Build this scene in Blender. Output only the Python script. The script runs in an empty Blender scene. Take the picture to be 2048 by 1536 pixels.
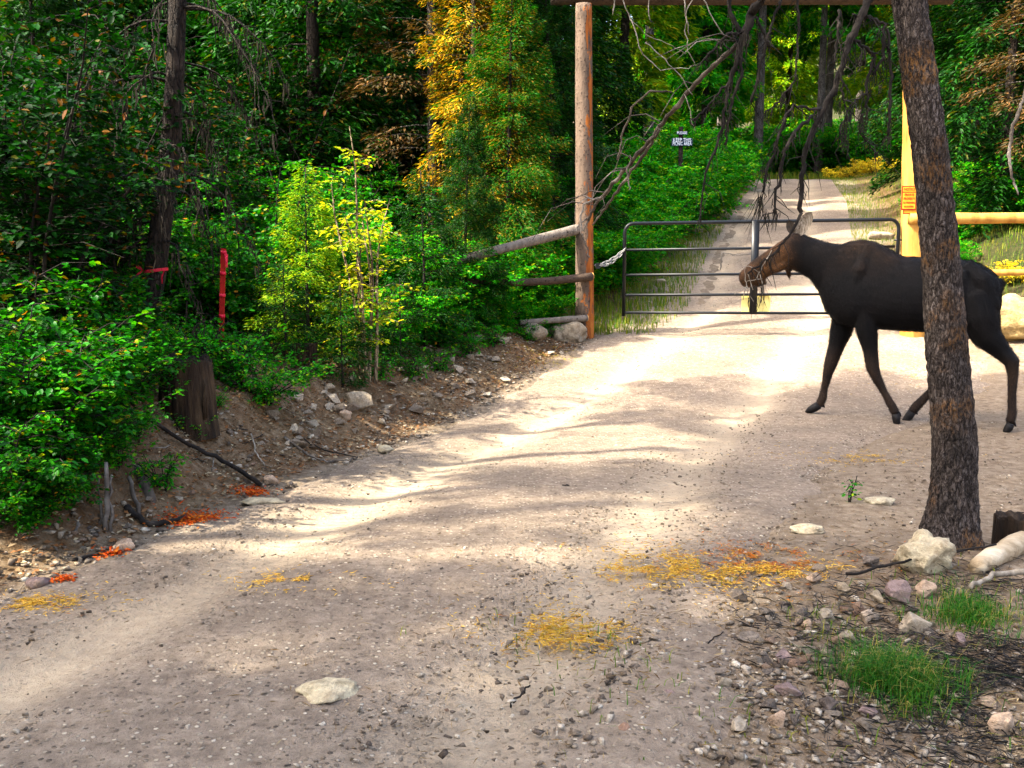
import bpy, bmesh, math, random
import numpy as np
from mathutils import Vector, Matrix, noise as mn

random.seed(7)
RNG = np.random.default_rng(11)
scene = bpy.context.scene
col = scene.collection

# ------------------------------------------------------------------ camera
F = 2000.0                       # focal length in photo pixels (2048 wide)
PITCH = math.atan(268 / F)
CAMZ = 1.5
cam_d = bpy.data.cameras.new('camera')
cam_d.sensor_width = 36.0
cam_d.lens = 36.0 * F / 2048.0
cam_d.clip_start = 0.05
cam_d.clip_end = 1000.0
cam = bpy.data.objects.new('camera', cam_d)
cam.location = (0, 0, CAMZ)
cam.rotation_euler = (math.pi / 2 - PITCH, 0, 0)
col.objects.link(cam)
scene.camera = cam

# ------------------------------------------------------------------ light
SUN_AZ = math.radians(250)       # direction towards the sun, clockwise from +Y
SUN_EL = math.radians(50)
world = bpy.data.worlds.new('World')
scene.world = world
world.use_nodes = True
wn = world.node_tree.nodes
wl = world.node_tree.links
wn.clear()
sky = wn.new('ShaderNodeTexSky')
sky.sky_type = 'NISHITA'
sky.sun_disc = False
sky.sun_elevation = SUN_EL
sky.sun_rotation = SUN_AZ
sky.air_density = 1.0
sky.dust_density = 5.0       # hazy late summer air
sky.ozone_density = 0.3
bg = wn.new('ShaderNodeBackground')
bg.inputs['Strength'].default_value = 0.15
wo = wn.new('ShaderNodeOutputWorld')
wl.new(sky.outputs[0], bg.inputs[0])
wl.new(bg.outputs[0], wo.inputs[0])

sun_d = bpy.data.lights.new('sun', 'SUN')
sun_d.energy = 3.0
sun_d.angle = math.radians(0.8)
sun_d.color = (1.0, 0.93, 0.78)
sun = bpy.data.objects.new('sun', sun_d)
TO_SUN = Vector((math.sin(SUN_AZ) * math.cos(SUN_EL), math.cos(SUN_AZ) * math.cos(SUN_EL), math.sin(SUN_EL)))
sun.rotation_euler = TO_SUN.to_track_quat('Z', 'Y').to_euler()
sun.location = (-20, -8, 30)
col.objects.link(sun)

scene.view_settings.view_transform = 'Standard'
scene.view_settings.look = 'None'
scene.view_settings.gamma = 1.0
scene.view_settings.use_curve_mapping = False
scene.view_settings.exposure = 2.85
scene.render.engine = 'CYCLES'
scene.cycles.max_bounces = 5
scene.cycles.diffuse_bounces = 2
scene.cycles.glossy_bounces = 2
scene.cycles.transmission_bounces = 3
scene.cycles.use_denoising = True

# ------------------------------------------------------------------ pixel helpers
CP, SP = math.cos(PITCH), math.sin(PITCH)
CAM = Vector((0, 0, CAMZ))
FWD = Vector((0, CP, -SP))


def ray(u, v):
    a = (u - 1024) / F
    b = (768 - v) / F
    return Vector((a, CP + b * SP, -SP + b * CP))


def at(u, v, d):
    r = ray(u, v)
    return CAM + r * (d / r.y)


def ppm(p):
    return F / max(0.1, (Vector(p) - CAM).dot(FWD))


# ------------------------------------------------------------------ terrain
def vnoise(x, y, seed=0):
    x = np.asarray(x, float); y = np.asarray(y, float)
    xi = np.floor(x).astype(np.int64); yi = np.floor(y).astype(np.int64)
    xf = x - xi; yf = y - yi
    xf = xf * xf * (3 - 2 * xf); yf = yf * yf * (3 - 2 * yf)

    def h(a, b):
        n = (a * 374761393 + b * 668265263 + seed * 1442695041) & 0x7fffffff
        n = ((n ^ (n >> 13)) * 1274126177) & 0x7fffffff
        return ((n ^ (n >> 16)) & 0xffff) / 65535.0
    return (h(xi, yi) * (1 - xf) + h(xi + 1, yi) * xf) * (1 - yf) + (h(xi, yi + 1) * (1 - xf) + h(xi + 1, yi + 1) * xf) * yf


def fbm(x, y, s, seed=0, o=3):
    r = 0; a = 0.5
    for k in range(o):
        r = r + a * (vnoise(np.asarray(x) * s, np.asarray(y) * s, seed + k) - 0.5)
        s *= 2.1; a *= 0.5
    return r


def smooth_table(xs, ys, x0, x1, n, sig):
    t = np.linspace(x0, x1, n)
    v = np.interp(t, xs, ys)
    dx = t[1] - t[0]
    k = int(3 * sig / dx)
    w = np.exp(-0.5 * (np.arange(-k, k + 1) * dx / sig) ** 2); w /= w.sum()
    return t, np.convolve(np.pad(v, k, mode='edge'), w, mode='valid')


_TZ = smooth_table([-40, 0, 2.6, 4.5, 7, 9, 10.3, 12, 13.5, 38, 44, 60, 100, 200],
                   [0, .02, .05, .08, -.03, -.13, -.09, .15, .33, 4.1, 4.5, 5.2, 11, 40], -40, 200, 2400, .55)
_TL = smooth_table([-40, 0, 2.6, 4, 5.7, 7.4, 10, 13.5, 15, 21, 30, 38, 45, 60, 200],
                   [-14, -3.6, -2.65, -2.15, -1.6, -1.22, -.37, 1.1, 1.85, 3.4, 6.0, 8.4, 9.6, 8, 0], -40, 200, 2400, .5)
_TR = smooth_table([-40, 0, 2.6, 3.2, 4.5, 6, 8, 9.5, 11.5, 13.5, 17, 21, 30, 38, 45, 60, 200],
                   [-8, -.2, .5, .7, 1.25, 1.8, 2.9, 4.1, 5.8, 5.6, 6.6, 7.8, 10.6, 12.6, 13.4, 12, 4], -40, 200, 2400, .5)


def sst(a, b, x):
    t = np.clip((x - a) / (b - a), 0, 1)
    return t * t * (3 - 2 * t)


def xl(y): return np.interp(y, *_TL)
def xr(y): return np.interp(y, *_TR)


def gz(x, y):
    x = np.asarray(x, float); y = np.asarray(y, float)
    z = np.interp(y, *_TZ)
    t = xl(y) - x
    bh = np.interp(y, [0, 3, 6, 8.5, 11, 13.2, 14.5, 25, 40], [.35, .45, .72, .68, .42, .18, .12, .35, .3])
    wd = np.interp(y, [0, 8, 11, 14, 20], [1.2, 1.5, 1.7, 1.2, 1.6])
    rough = sst(0.02, .5, t)
    z = z + bh * sst(0.0, 1.0, t / wd) + np.maximum(t - wd, 0) * .06
    z = z + np.maximum(t - 14, 0) * .32
    z = z + rough * (fbm(x, y, 1.1, 3) * .24 + fbm(x, y, 5.0, 9, 4) * .15)
    tr = x - xr(y)
    rb = np.interp(y, [0, 8, 12, 14, 17, 24, 40], [.0, .0, .1, .45, .9, .8, .4])
    z = z + rb * sst(0, 2.2, tr) + np.maximum(tr - 2.2, 0) * .05 + np.maximum(tr - 14, 0) * .3
    rr = sst(-.2, .6, tr)
    z = z + rr * (fbm(x, y, 1.0, 5) * .16)
    z = z + fbm(x, y, .45, 17, 2) * .05 + fbm(x, y, 2.2, 21, 2) * .02
    # low soil mound round the pine's foot on the right
    z = z + .06 * np.exp(-(((x - 2.0) / .7) ** 2 + ((y - 4.4) / .6) ** 2))
    return z


def g1(x, y): return float(gz(x, y))


def hit(u, v):
    r = ray(u, v)
    ys = np.arange(1.2, 120, .01)
    z = CAMZ + r.z / r.y * ys
    x = r.x / r.y * ys
    d = z - gz(x, y=ys)
    k = np.argmax(d < 0)
    if not (d < 0).any(): k = len(ys) - 1
    return Vector((x[k], ys[k], g1(x[k], ys[k])))


# ------------------------------------------------------------------ materials
def newmat(name):
    m = bpy.data.materials.new(name)
    m.use_nodes = True
    nt = m.node_tree
    return m, nt.nodes, nt.links, nt.nodes['Principled BSDF']


def ramp(n, stops, interp='LINEAR'):
    r = n.new('ShaderNodeValToRGB')
    r.color_ramp.interpolation = interp
    el = r.color_ramp.elements
    while len(el) > 1: el.remove(el[-1])
    el[0].position = stops[0][0]; el[0].color = (*stops[0][1], 1)
    for p, c in stops[1:]:
        e = el.new(p); e.color = (*c, 1)
    return r


def texco(n, l, scale=(1, 1, 1), which='Object'):
    tc = n.new('ShaderNodeTexCoord')
    mp = n.new('ShaderNodeMapping')
    mp.inputs['Scale'].default_value = scale
    l.new(tc.outputs[which], mp.inputs[0])
    return mp


def ntex(n, l, mp, scale, detail=4, rough=.6):
    t = n.new('ShaderNodeTexNoise')
    t.inputs['Scale'].default_value = scale
    t.inputs['Detail'].default_value = detail
    t.inputs['Roughness'].default_value = rough
    if mp is not None: l.new(mp.outputs[0], t.inputs['Vector'])
    return t


def mixc(n, l, fac, a, b, mode='MIX'):
    m = n.new('ShaderNodeMix'); m.data_type = 'RGBA'; m.blend_type = mode
    for sock, val in ((m.inputs[0], fac), (m.inputs[6], a), (m.inputs[7], b)):
        if isinstance(val, (int, float)): sock.default_value = val
        elif isinstance(val, tuple): sock.default_value = (*val, 1)
        else: l.new(val, sock)
    return m.outputs[2]


def mth(n, l, op, a, b=None, clamp=False):
    m = n.new('ShaderNodeMath'); m.operation = op; m.use_clamp = clamp
    for k, val in enumerate((a, b)):
        if val is None: continue
        if isinstance(val, (int, float)): m.inputs[k].default_value = val
        else: l.new(val, m.inputs[k])
    return m.outputs[0]


def bump(n, l, p, h, strength=.5, dist=.02):
    b = n.new('ShaderNodeBump')
    b.inputs['Strength'].default_value = strength
    b.inputs['Distance'].default_value = dist
    l.new(h, b.inputs['Height'])
    l.new(b.outputs[0], p.inputs['Normal'])


def leaf_mat(name, stops, transl=.35, rough=.5, tcol=None, spec=.10):
    m, n, l, p = newmat(name)
    g = n.new('ShaderNodeNewGeometry')
    r = ramp(n, stops)
    l.new(g.outputs['Random Per Island'], r.inputs[0])
    oi = n.new('ShaderNodeObjectInfo')
    br = mth(n, l, 'MULTIPLY_ADD', oi.outputs['Random'], .5)
    br.node.inputs[2].default_value = .75
    c = mixc(n, l, 1.0, r.outputs[0], br, 'MULTIPLY')
    l.new(c, p.inputs['Base Color'])
    p.inputs['Roughness'].default_value = rough
    p.inputs['Specular IOR Level'].default_value = spec
    tr = n.new('ShaderNodeBsdfTranslucent')
    tc = mixc(n, l, 1.0, c, tcol or (1.6, 1.5, .5), 'MULTIPLY')
    l.new(tc, tr.inputs[0])
    mx = n.new('ShaderNodeMixShader'); mx.inputs[0].default_value = transl
    l.new(p.outputs[0], mx.inputs[1]); l.new(tr.outputs[0], mx.inputs[2])
    out = n['Material Output']
    l.new(mx.outputs[0], out.inputs[0])
    return m


def simple_mat(name, stops, scale=8, stretch=(1, 1, 1), rough=.85, bs=.4, bd=.01, detail=5, spec=.2, metallic=0):
    m, n, l, p = newmat(name)
    mp = texco(n, l, stretch)
    t = ntex(n, l, mp, scale, detail)
    r = ramp(n, stops)
    l.new(t.outputs[0], r.inputs[0]); l.new(r.outputs[0], p.inputs['Base Color'])
    p.inputs['Roughness'].default_value = rough
    p.inputs['Specular IOR Level'].default_value = spec
    p.inputs['Metallic'].default_value = metallic
    t2 = ntex(n, l, mp, scale * 3.1, 4)
    bump(n, l, p, t2.outputs[0], bs, bd)
    return m


M = {}
# ground: soil, needle litter, green moss by noise; dirt near the road
def ground_mat():
    m, n, l, p = newmat('forest_soil')
    mp = texco(n, l)
    a = ntex(n, l, mp, 1.3, 5); b = ntex(n, l, mp, 14, 6, .7); c = ntex(n, l, mp, 70, 3, .7)
    r1 = ramp(n, [(.3, (.040, .022, .009)), (.5, (.115, .070, .032)), (.7, (.21, .145, .078))])
    l.new(b.outputs[0], r1.inputs[0])
    r2 = ramp(n, [(.35, (.11, .042, .010)), (.65, (.065, .040, .018))])
    l.new(c.outputs[0], r2.inputs[0])
    k = ramp(n, [(.42, (0, 0, 0)), (.62, (1, 1, 1))]); l.new(a.outputs[0], k.inputs[0])
    forest = mixc(n, l, k.outputs[0], r1.outputs[0], r2.outputs[0])
    at_ = n.new('ShaderNodeAttribute'); at_.attribute_name = 'dirt'
    r3 = ramp(n, [(.3, (.105, .075, .047)), (.55, (.175, .131, .088)), (.75, (.26, .205, .145))])
    l.new(b.outputs[0], r3.inputs[0])
    sp = ramp(n, [(.60, (0, 0, 0)), (.72, (1, 1, 1))]); l.new(c.outputs[0], sp.inputs[0])
    dirt = mixc(n, l, mth(n, l, 'MULTIPLY', sp.outputs[0], .55), r3.outputs[0], (.5, .45, .38))
    jag = mth(n, l, 'ADD', at_.outputs['Fac'], mth(n, l, 'MULTIPLY', mth(n, l, 'SUBTRACT', b.outputs[0], .5), 1.2), True)
    fin = mixc(n, l, jag, forest, dirt)
    g_ = n.new('ShaderNodeAttribute'); g_.attribute_name = 'green'
    gc = ramp(n, [(.35, (.010, .018, .004)), (.65, (.035, .032, .010))]); l.new(b.outputs[0], gc.inputs[0])
    jg = mth(n, l, 'ADD', g_.outputs['Fac'], mth(n, l, 'MULTIPLY', mth(n, l, 'SUBTRACT', a.outputs[0], .5), 1.4), True)
    gm = mth(n, l, 'MULTIPLY', jg, g_.outputs['Fac'])
    fin = mixc(n, l, gm, fin, gc.outputs[0])
    l.new(fin, p.inputs['Base Color'])
    p.inputs['Roughness'].default_value = .95
    p.inputs['Specular IOR Level'].default_value = .1
    h = mth(n, l, 'ADD', b.outputs[0], mth(n, l, 'MULTIPLY', c.outputs[0], .5))
    bump(n, l, p, h, .8, .03)
    return m


def road_mat():
    m, n, l, p = newmat('packed_gravel')
    mp = texco(n, l)
    a = ntex(n, l, mp, 1.1, 5); b = ntex(n, l, mp, 18, 6, .72); c = ntex(n, l, mp, 95, 3, .75)
    r1 = ramp(n, [(.28, (.15, .113, .084)), (.5, (.245, .193, .146)), (.72, (.36, .295, .225))])
    l.new(b.outputs[0], r1.inputs[0])
    tr = n.new('ShaderNodeAttribute'); tr.attribute_name = 'track'
    jt = mth(n, l, 'MULTIPLY', tr.outputs['Fac'], mth(n, l, 'MULTIPLY_ADD', a.outputs[0], 1.0), True)
    jt.node.inputs[2].default_value = 0.0
    jt2 = mth(n, l, 'MULTIPLY', tr.outputs['Fac'], .9)
    r2 = ramp(n, [(.3, (.36, .285, .20)), (.7, (.49, .40, .285))]); l.new(b.outputs[0], r2.inputs[0])
    c1 = mixc(n, l, jt2, r1.outputs[0], r2.outputs[0])
    v = n.new('ShaderNodeTexVoronoi'); v.inputs['Scale'].default_value = 42
    l.new(mp.outputs[0], v.inputs['Vector'])
    pe = ramp(n, [(.0, (1, 1, 1)), (.26, (1, 1, 1)), (.36, (0, 0, 0))]); l.new(v.outputs['Distance'], pe.inputs[0])
    pc = ramp(n, [(0, (.06, .05, .042)), (.35, (.20, .155, .11)), (.7, (.42, .35, .26)), (1, (.66, .58, .46))])
    sx = n.new('ShaderNodeSeparateColor'); l.new(v.outputs['Color'], sx.inputs[0])
    l.new(sx.outputs[0], pc.inputs[0])
    pk = mth(n, l, 'GREATER_THAN', sx.outputs[1], .35)
    pm = mth(n, l, 'MULTIPLY', pe.outputs[0], mth(n, l, 'MULTIPLY', pk, mth(n, l, 'SUBTRACT', .85, mth(n, l, 'MULTIPLY', tr.outputs['Fac'], .6))))
    c2 = mixc(n, l, pm, c1, pc.outputs[0])
    big = ramp(n, [(.3, (.72, .70, .68)), (.7, (1.15, 1.11, 1.04))]); l.new(a.outputs[0], big.inputs[0])
    c3 = mixc(n, l, 1.0, c2, big.outputs[0], 'MULTIPLY')
    l.new(c3, p.inputs['Base Color'])
    p.inputs['Roughness'].default_value = .95
    p.inputs['Specular IOR Level'].default_value = .12
    h = mth(n, l, 'ADD', mth(n, l, 'MULTIPLY', c.outputs[0], .5), mth(n, l, 'ADD', b.outputs[0], mth(n, l, 'MULTIPLY', pm, .6)))
    td = n.new('ShaderNodeAttribute'); td.attribute_name = 'tread'
    wv = n.new('ShaderNodeTexWave'); wv.bands_direction = 'Y'; wv.inputs['Scale'].default_value = 4.2; wv.inputs['Distortion'].default_value = 1.2
    l.new(mp.outputs[0], wv.inputs['Vector'])
    h = mth(n, l, 'ADD', h, mth(n, l, 'MULTIPLY', mth(n, l, 'MULTIPLY', wv.outputs['Fac'], td.outputs['Fac']), .45))
    bump(n, l, p, h, 1.0, .03)
    return m


def stone_mat(name, stops, scale=9):
    m, n, l, p = newmat(name)
    mp = texco(n, l)
    t = ntex(n, l, mp, scale, 6, .65); t2 = ntex(n, l, mp, scale * 6, 4, .7)
    oi = n.new('ShaderNodeObjectInfo'); g = n.new('ShaderNodeNewGeometry')
    rr = mth(n, l, 'FRACT', mth(n, l, 'ADD', oi.outputs['Random'], g.outputs['Random Per Island']))
    r = ramp(n, stops); l.new(rr, r.inputs[0])
    k = ramp(n, [(.32, (.42, .37, .31)), (.5, (.95, .93, .9)), (.72, (1.35, 1.33, 1.28))]); l.new(t.outputs[0], k.inputs[0])
    c = mixc(n, l, 1.0, r.outputs[0], k.outputs[0], 'MULTIPLY')
    k2 = ramp(n, [(.35, (.75, .75, .75)), (.65, (1.15, 1.15, 1.15))]); l.new(t2.outputs[0], k2.inputs[0])
    c = mixc(n, l, 1.0, c, k2.outputs[0], 'MULTIPLY')
    t4 = ntex(n, l, mp, scale * .9, 5, .7); dk_ = ramp(n, [(.5, (0, 0, 0)), (.64, (1, 1, 1))]); l.new(t4.outputs[0], dk_.inputs[0])
    c = mixc(n, l, mth(n, l, 'MULTIPLY', dk_.outputs[0], .7), c, (.15, .105, .062))
    l.new(c, p.inputs['Base Color'])
    p.inputs['Roughness'].default_value = .9
    p.inputs['Specular IOR Level'].default_value = .15
    bump(n, l, p, mth(n, l, 'ADD', t.outputs[0], t2.outputs[0]), .8, .02)
    return m


def bark_mat(name, dark, mid, light, orange=None, vs=(1, 1, .22), scale=26, bd=.02):
    m, n, l, p = newmat(name)
    mp = texco(n, l, vs)
    v = n.new('ShaderNodeTexVoronoi'); v.inputs['Scale'].default_value = scale; v.feature = 'DISTANCE_TO_EDGE'
    t0 = ntex(n, l, mp, scale * .7, 4)
    vm = n.new('ShaderNodeVectorMath'); vm.operation = 'MULTIPLY_ADD'
    l.new(t0.outputs['Color'], vm.inputs[0]); vm.inputs[1].default_value = (.06, .06, .06); l.new(mp.outputs[0], vm.inputs[2])
    l.new(vm.outputs[0], v.inputs['Vector'])
    t = ntex(n, l, mp, scale * 1.6, 6, .7); t3 = ntex(n, l, texco(n, l), 3.5, 3)
    r = ramp(n, [(.3, dark), (.5, mid), (.7, light)]); l.new(t.outputs[0], r.inputs[0])
    cr = ramp(n, [(0, (.25, .2, .18)), (.12, (1, 1, 1))]); l.new(v.outputs['Distance'], cr.inputs[0])
    v2 = n.new('ShaderNodeTexVoronoi'); v2.inputs['Scale'].default_value = scale * .38; v2.feature = 'DISTANCE_TO_EDGE'
    l.new(vm.outputs[0], v2.inputs['Vector'])
    cr2 = ramp(n, [(0, (.28, .24, .2)), (.07, (1, 1, 1))]); l.new(v2.outputs['Distance'], cr2.inputs[0])
    c = mixc(n, l, 1.0, r.outputs[0], cr.outputs[0], 'MULTIPLY')
    c = mixc(n, l, .8, c, cr2.outputs[0], 'MULTIPLY')
    if orange:
        k = ramp(n, [(.52, (0, 0, 0)), (.62, (1, 1, 1))]); l.new(t3.outputs[0], k.inputs[0])
        k2 = ramp(n, [(.45, (0, 0, 0)), (.6, (1, 1, 1))]); l.new(t.outputs[0], k2.inputs[0])
        c = mixc(n, l, mth(n, l, 'MULTIPLY', k.outputs[0], k2.outputs[0]), c, orange)
    big = ramp(n, [(.35, (.5, .48, .46)), (.65, (1.25, 1.22, 1.2))]); l.new(ntex(n, l, texco(n, l, (1, 1, .5)), 6, 4).outputs[0], big.inputs[0])
    c = mixc(n, l, 1.0, c, big.outputs[0], 'MULTIPLY')
    l.new(c, p.inputs['Base Color'])
    p.inputs['Roughness'].default_value = .9
    p.inputs['Specular IOR Level'].default_value = .2
    bump(n, l, p, mth(n, l, 'ADD', mth(n, l, 'ADD', cr.outputs[0], t.outputs[0]), cr2.outputs[0]), .9, bd)
    return m


M['ground'] = ground_mat()
M['road'] = road_mat()
M['stone'] = stone_mat('grey_stone', [(0, (.085, .068, .062)), (.3, (.20, .165, .135)), (.6, (.31, .25, .18)), (.8, (.30, .18, .12)), (1, (.52, .45, .34))])
M['gravel'] = stone_mat('fine_gravel', [(0, (.07, .055, .045)), (.3, (.20, .155, .115)), (.7, (.34, .275, .20)), (1, (.58, .51, .41))], 14)
M['boulder'] = stone_mat('boulder_stone', [(0, (.27, .22, .155)), (1, (.35, .295, .22))], 6)
M['white_rock'] = stone_mat('white_limestone', [(0, (.42, .36, .24)), (1, (.48, .42, .29))], 7)
M['pale_stone'] = stone_mat('pale_stone', [(0, (.20, .155, .115)), (.5, (.38, .31, .23)), (1, (.55, .47, .36))], 9)
M['lit_rock'] = stone_mat('ochre_rock', [(0, (.34, .25, .11)), (1, (.40, .30, .14))], 5)
M['purple_rock'] = stone_mat('purple_stone', [(0, (.19, .135, .125)), (1, (.24, .17, .155))], 7)
M['tan_rock'] = stone_mat('tan_stone', [(0, (.40, .29, .20)), (1, (.43, .31, .22))], 7)
M['pine_bark'] = bark_mat('pine_bark', (.022, .016, .012), (.085, .066, .054), (.22, .19, .175), (.20, .095, .025), vs=(1, 1, .42), scale=52, bd=.03)
M['dark_bark'] = bark_mat('dark_bark', (.008, .0055, .004), (.024, .017, .012), (.055, .042, .032), scale=30)
M['grey_bark'] = bark_mat('grey_bark', (.05, .043, .04), (.13, .115, .10), (.22, .20, .18), scale=30)
M['pale_bark'] = bark_mat('pale_bark', (.14, .10, .06), (.32, .25, .15), (.5, .42, .28), scale=34)
def post_mat(name, orange_x, base):
    m, n, l, p = newmat(name)
    mp = texco(n, l); st = texco(n, l, (1, 1, .25))
    a = ntex(n, l, st, 14, 5, .65); b = ntex(n, l, mp, 34, 3, .5); c = ntex(n, l, texco(n, l, (1, 1, .42)), 9, 6, .7)
    r = ramp(n, [(.3, tuple(x * .55 for x in base)), (.5, base), (.72, tuple(x * 1.35 for x in base))]); l.new(a.outputs[0], r.inputs[0])
    fl = ramp(n, [(.60, (1, 1, 1)), (.66, (.22, .18, .15))]); l.new(b.outputs[0], fl.inputs[0])
    col_ = mixc(n, l, 1.0, r.outputs[0], fl.outputs[0], 'MULTIPLY')
    if orange_x is not None:
        sx = n.new('ShaderNodeSeparateXYZ'); l.new(mp.outputs[0], sx.inputs[0])
        k = mth(n, l, 'ADD', sx.outputs[0], mth(n, l, 'MULTIPLY', mth(n, l, 'SUBTRACT', c.outputs[0], .5), .75))
        km = n.new('ShaderNodeMapRange'); l.new(k, km.inputs[0]); km.inputs[1].default_value = orange_x; km.inputs[2].default_value = orange_x + .02
        orr = ramp(n, [(.32, (.07, .018, .005)), (.5, (.22, .06, .009)), (.7, (.36, .13, .022))]); l.new(a.outputs[0], orr.inputs[0])
        col_ = mixc(n, l, km.outputs[0], col_, orr.outputs[0])
    l.new(col_, p.inputs['Base Color'])
    p.inputs['Roughness'].default_value = .85
    p.inputs['Specular IOR Level'].default_value = .2
    bump(n, l, p, mth(n, l, 'ADD', a.outputs[0], b.outputs[0]), .6, .012)
    return m


M['post_log'] = post_mat('post_log', .020, (.088, .060, .042))
M['grey_rail'] = post_mat('grey_rail', None, (.14, .115, .092))
M['dark_rail'] = post_mat('dark_rail', None, (.045, .029, .019))
M['peeled_log'] = simple_mat('peeled_log', [(.3, (.20, .075, .012)), (.5, (.38, .19, .035)), (.72, (.47, .27, .065))], 9, (1, 1, .18), .7, .3, .006)
M['rail_bark'] = bark_mat('rail_bark', (.05, .036, .028), (.20, .165, .14), (.40, .36, .32), (.36, .16, .05), vs=(.2, 1, 1), scale=26, bd=.012)
M['old_log'] = simple_mat('old_log', [(.3, (.16, .11, .06)), (.5, (.34, .26, .16)), (.72, (.50, .42, .30))], 6, (.5, 2, 2), .9, .7, .015)
M['orange_wood'] = simple_mat('orange_wood', [(.3, (.16, .038, .006)), (.7, (.30, .09, .014))], 20, (1, 1, .2), .85)
M['cut_wood'] = simple_mat('cut_wood', [(.3, (.55, .26, .06)), (.7, (.72, .42, .12))], 30, rough=.8)
M['dead_wood'] = simple_mat('dead_wood', [(.3, (.022, .016, .012)), (.5, (.085, .068, .052)), (.7, (.26, .225, .185))], 7, (1, 1, 1), .9, .5, .008)
M['rot_wood'] = simple_mat('rotten_wood', [(.3, (.005, .003, .0016)), (.5, (.022, .0125, .006)), (.72, (.07, .044, .022))], 6, (3, 3, .35), .95, .9, .03)
M['twig'] = simple_mat('twig_bark', [(.3, (.004, .003, .0022)), (.55, (.013, .0095, .007)), (.75, (.05, .040, .031))], 14, rough=.9)
M['pale_twig'] = simple_mat('pale_twig', [(.3, (.08, .062, .045)), (.5, (.21, .175, .13)), (.75, (.42, .37, .30))], 20, rough=.85)
M['lichen'] = simple_mat('beard_lichen', [(.3, (.006, .0045, .003)), (.7, (.022, .017, .010))], 20, rough=.95)
M['steel'] = simple_mat('gate_steel', [(.3, (.003, .004, .005)), (.7, (.007, .008, .010))], 30, rough=.38, bs=.03, spec=.18)
M['chain'] = simple_mat('galvanised', [(.3, (.09, .09, .09)), (.7, (.17, .17, .17))], 30, rough=.5, bs=.1, spec=.4, metallic=.4)
M['yellow_panel'] = simple_mat('yellow_panel', [(.3, (.62, .52, .16)), (.7, (.72, .62, .22))], 8, rough=.6, bs=.05)
M['sign_yellow'] = simple_mat('sign_yellow', [(.3, (.50, .24, .012)), (.7, (.56, .28, .016))], 8, rough=.6, bs=.03)
M['sign_red'] = simple_mat('sign_red', [(.3, (.26, .008, .002)), (.7, (.32, .012, .003))], 8, rough=.6, bs=.03)
M['sign_navy'] = simple_mat('sign_navy', [(.3, (.012, .022, .04)), (.7, (.02, .035, .06))], 8, rough=.6, bs=.05)
M['sign_white'] = simple_mat('sign_white', [(.3, (.62, .68, .74)), (.7, (.78, .82, .86))], 8, rough=.6, bs=.03)
M['red_paint'] = simple_mat('red_paint', [(.3, (.22, .004, .002)), (.7, (.34, .008, .004))], 14, rough=.6, bs=.1)
M['ribbon'] = simple_mat('pink_ribbon', [(.3, (.42, .006, .02)), (.7, (.55, .012, .04))], 14, rough=.4, bs=.05)
M['orange_chip'] = leaf_mat('orange_rot', [(0, (.30, .025, .002)), (.5, (.46, .06, .004)), (1, (.55, .16, .012))], .05, .8, (1.2, 1, .6))
M['straw'] = leaf_mat('sunlit_straw', [(0, (.36, .19, .02)), (.4, (.56, .33, .035)), (.8, (.64, .43, .07)), (1, (.42, .12, .01))], .15, .7, (1.2, 1.1, .6))  # dry straw, lightened and yellowed to carry sun spots on the ground
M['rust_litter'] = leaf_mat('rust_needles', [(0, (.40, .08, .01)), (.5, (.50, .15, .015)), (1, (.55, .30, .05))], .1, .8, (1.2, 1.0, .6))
M['litter'] = leaf_mat('leaf_litter', [(0, (.10, .05, .02)), (.4, (.22, .09, .03)), (.7, (.16, .11, .06)), (1, (.38, .30, .18))], .05, .8, (1.2, 1.0, .6))
M['dark_litter'] = leaf_mat('dark_needles', [(0, (.012, .012, .013)), (.5, (.035, .034, .035)), (.85, (.07, .06, .05)), (1, (.16, .12, .07))], .1, .7, (1, 1, .8))
M['dry_stalk'] = leaf_mat('dry_stalks', [(0, (.12, .06, .02)), (.4, (.24, .15, .06)), (1, (.42, .32, .17))], .1, .8, (1.2, 1, .6))
M['grass'] = leaf_mat('green_grass', [(0, (.010, .075, .004)), (.55, (.022, .13, .006)), (.8, (.07, .15, .010)), (.9, (.22, .19, .04)), (1, (.38, .29, .09))], .3, .5, (1.4, 1.4, .4))
M['verge'] = leaf_mat('verge_grass', [(0, (.03, .09, .004)), (.5, (.08, .12, .007)), (.85, (.18, .17, .015)), (1, (.02, .10, .004))], .3, .55)
M['yellow_leaf'] = leaf_mat('yellow_leaves', [(0, (.30, .30, .02)), (.5, (.48, .40, .02)), (1, (.60, .36, .02))], .35, .5)
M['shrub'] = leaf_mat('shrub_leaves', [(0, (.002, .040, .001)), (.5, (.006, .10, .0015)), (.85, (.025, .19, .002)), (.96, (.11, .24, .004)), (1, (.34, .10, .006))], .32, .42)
M['shrub_shade'] = leaf_mat('shade_shrub_leaves', [(0, (.001, .011, .0008)), (.6, (.0022, .026, .0015)), (.9, (.006, .062, .003)), (1, (.11, .036, .003))], .25, .55, spec=.06)  # leaf colour darkened to stand for the thicket's shade
M['bush'] = leaf_mat('bright_bush_leaves', [(0, (.004, .10, .001)), (.5, (.010, .19, .002)), (.85, (.045, .28, .003)), (1, (.26, .34, .006))], .4, .45)
M['sapling'] = leaf_mat('sunlit_sapling_leaves', [(0, (.14, .27, .008)), (.5, (.30, .38, .010)), (1, (.50, .42, .012))], .5, .45)  # sunlight on the leaves is put into their yellow
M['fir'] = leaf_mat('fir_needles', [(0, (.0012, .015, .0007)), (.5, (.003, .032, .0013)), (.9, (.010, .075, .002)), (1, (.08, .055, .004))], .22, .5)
M['fir_young'] = leaf_mat('sunlit_fir_needles', [(0, (.04, .17, .003)), (.5, (.13, .29, .004)), (.9, (.30, .40, .006)), (1, (.38, .30, .008))], .4, .5)  # needle colour brightened to yellow green to carry sunlight
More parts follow.
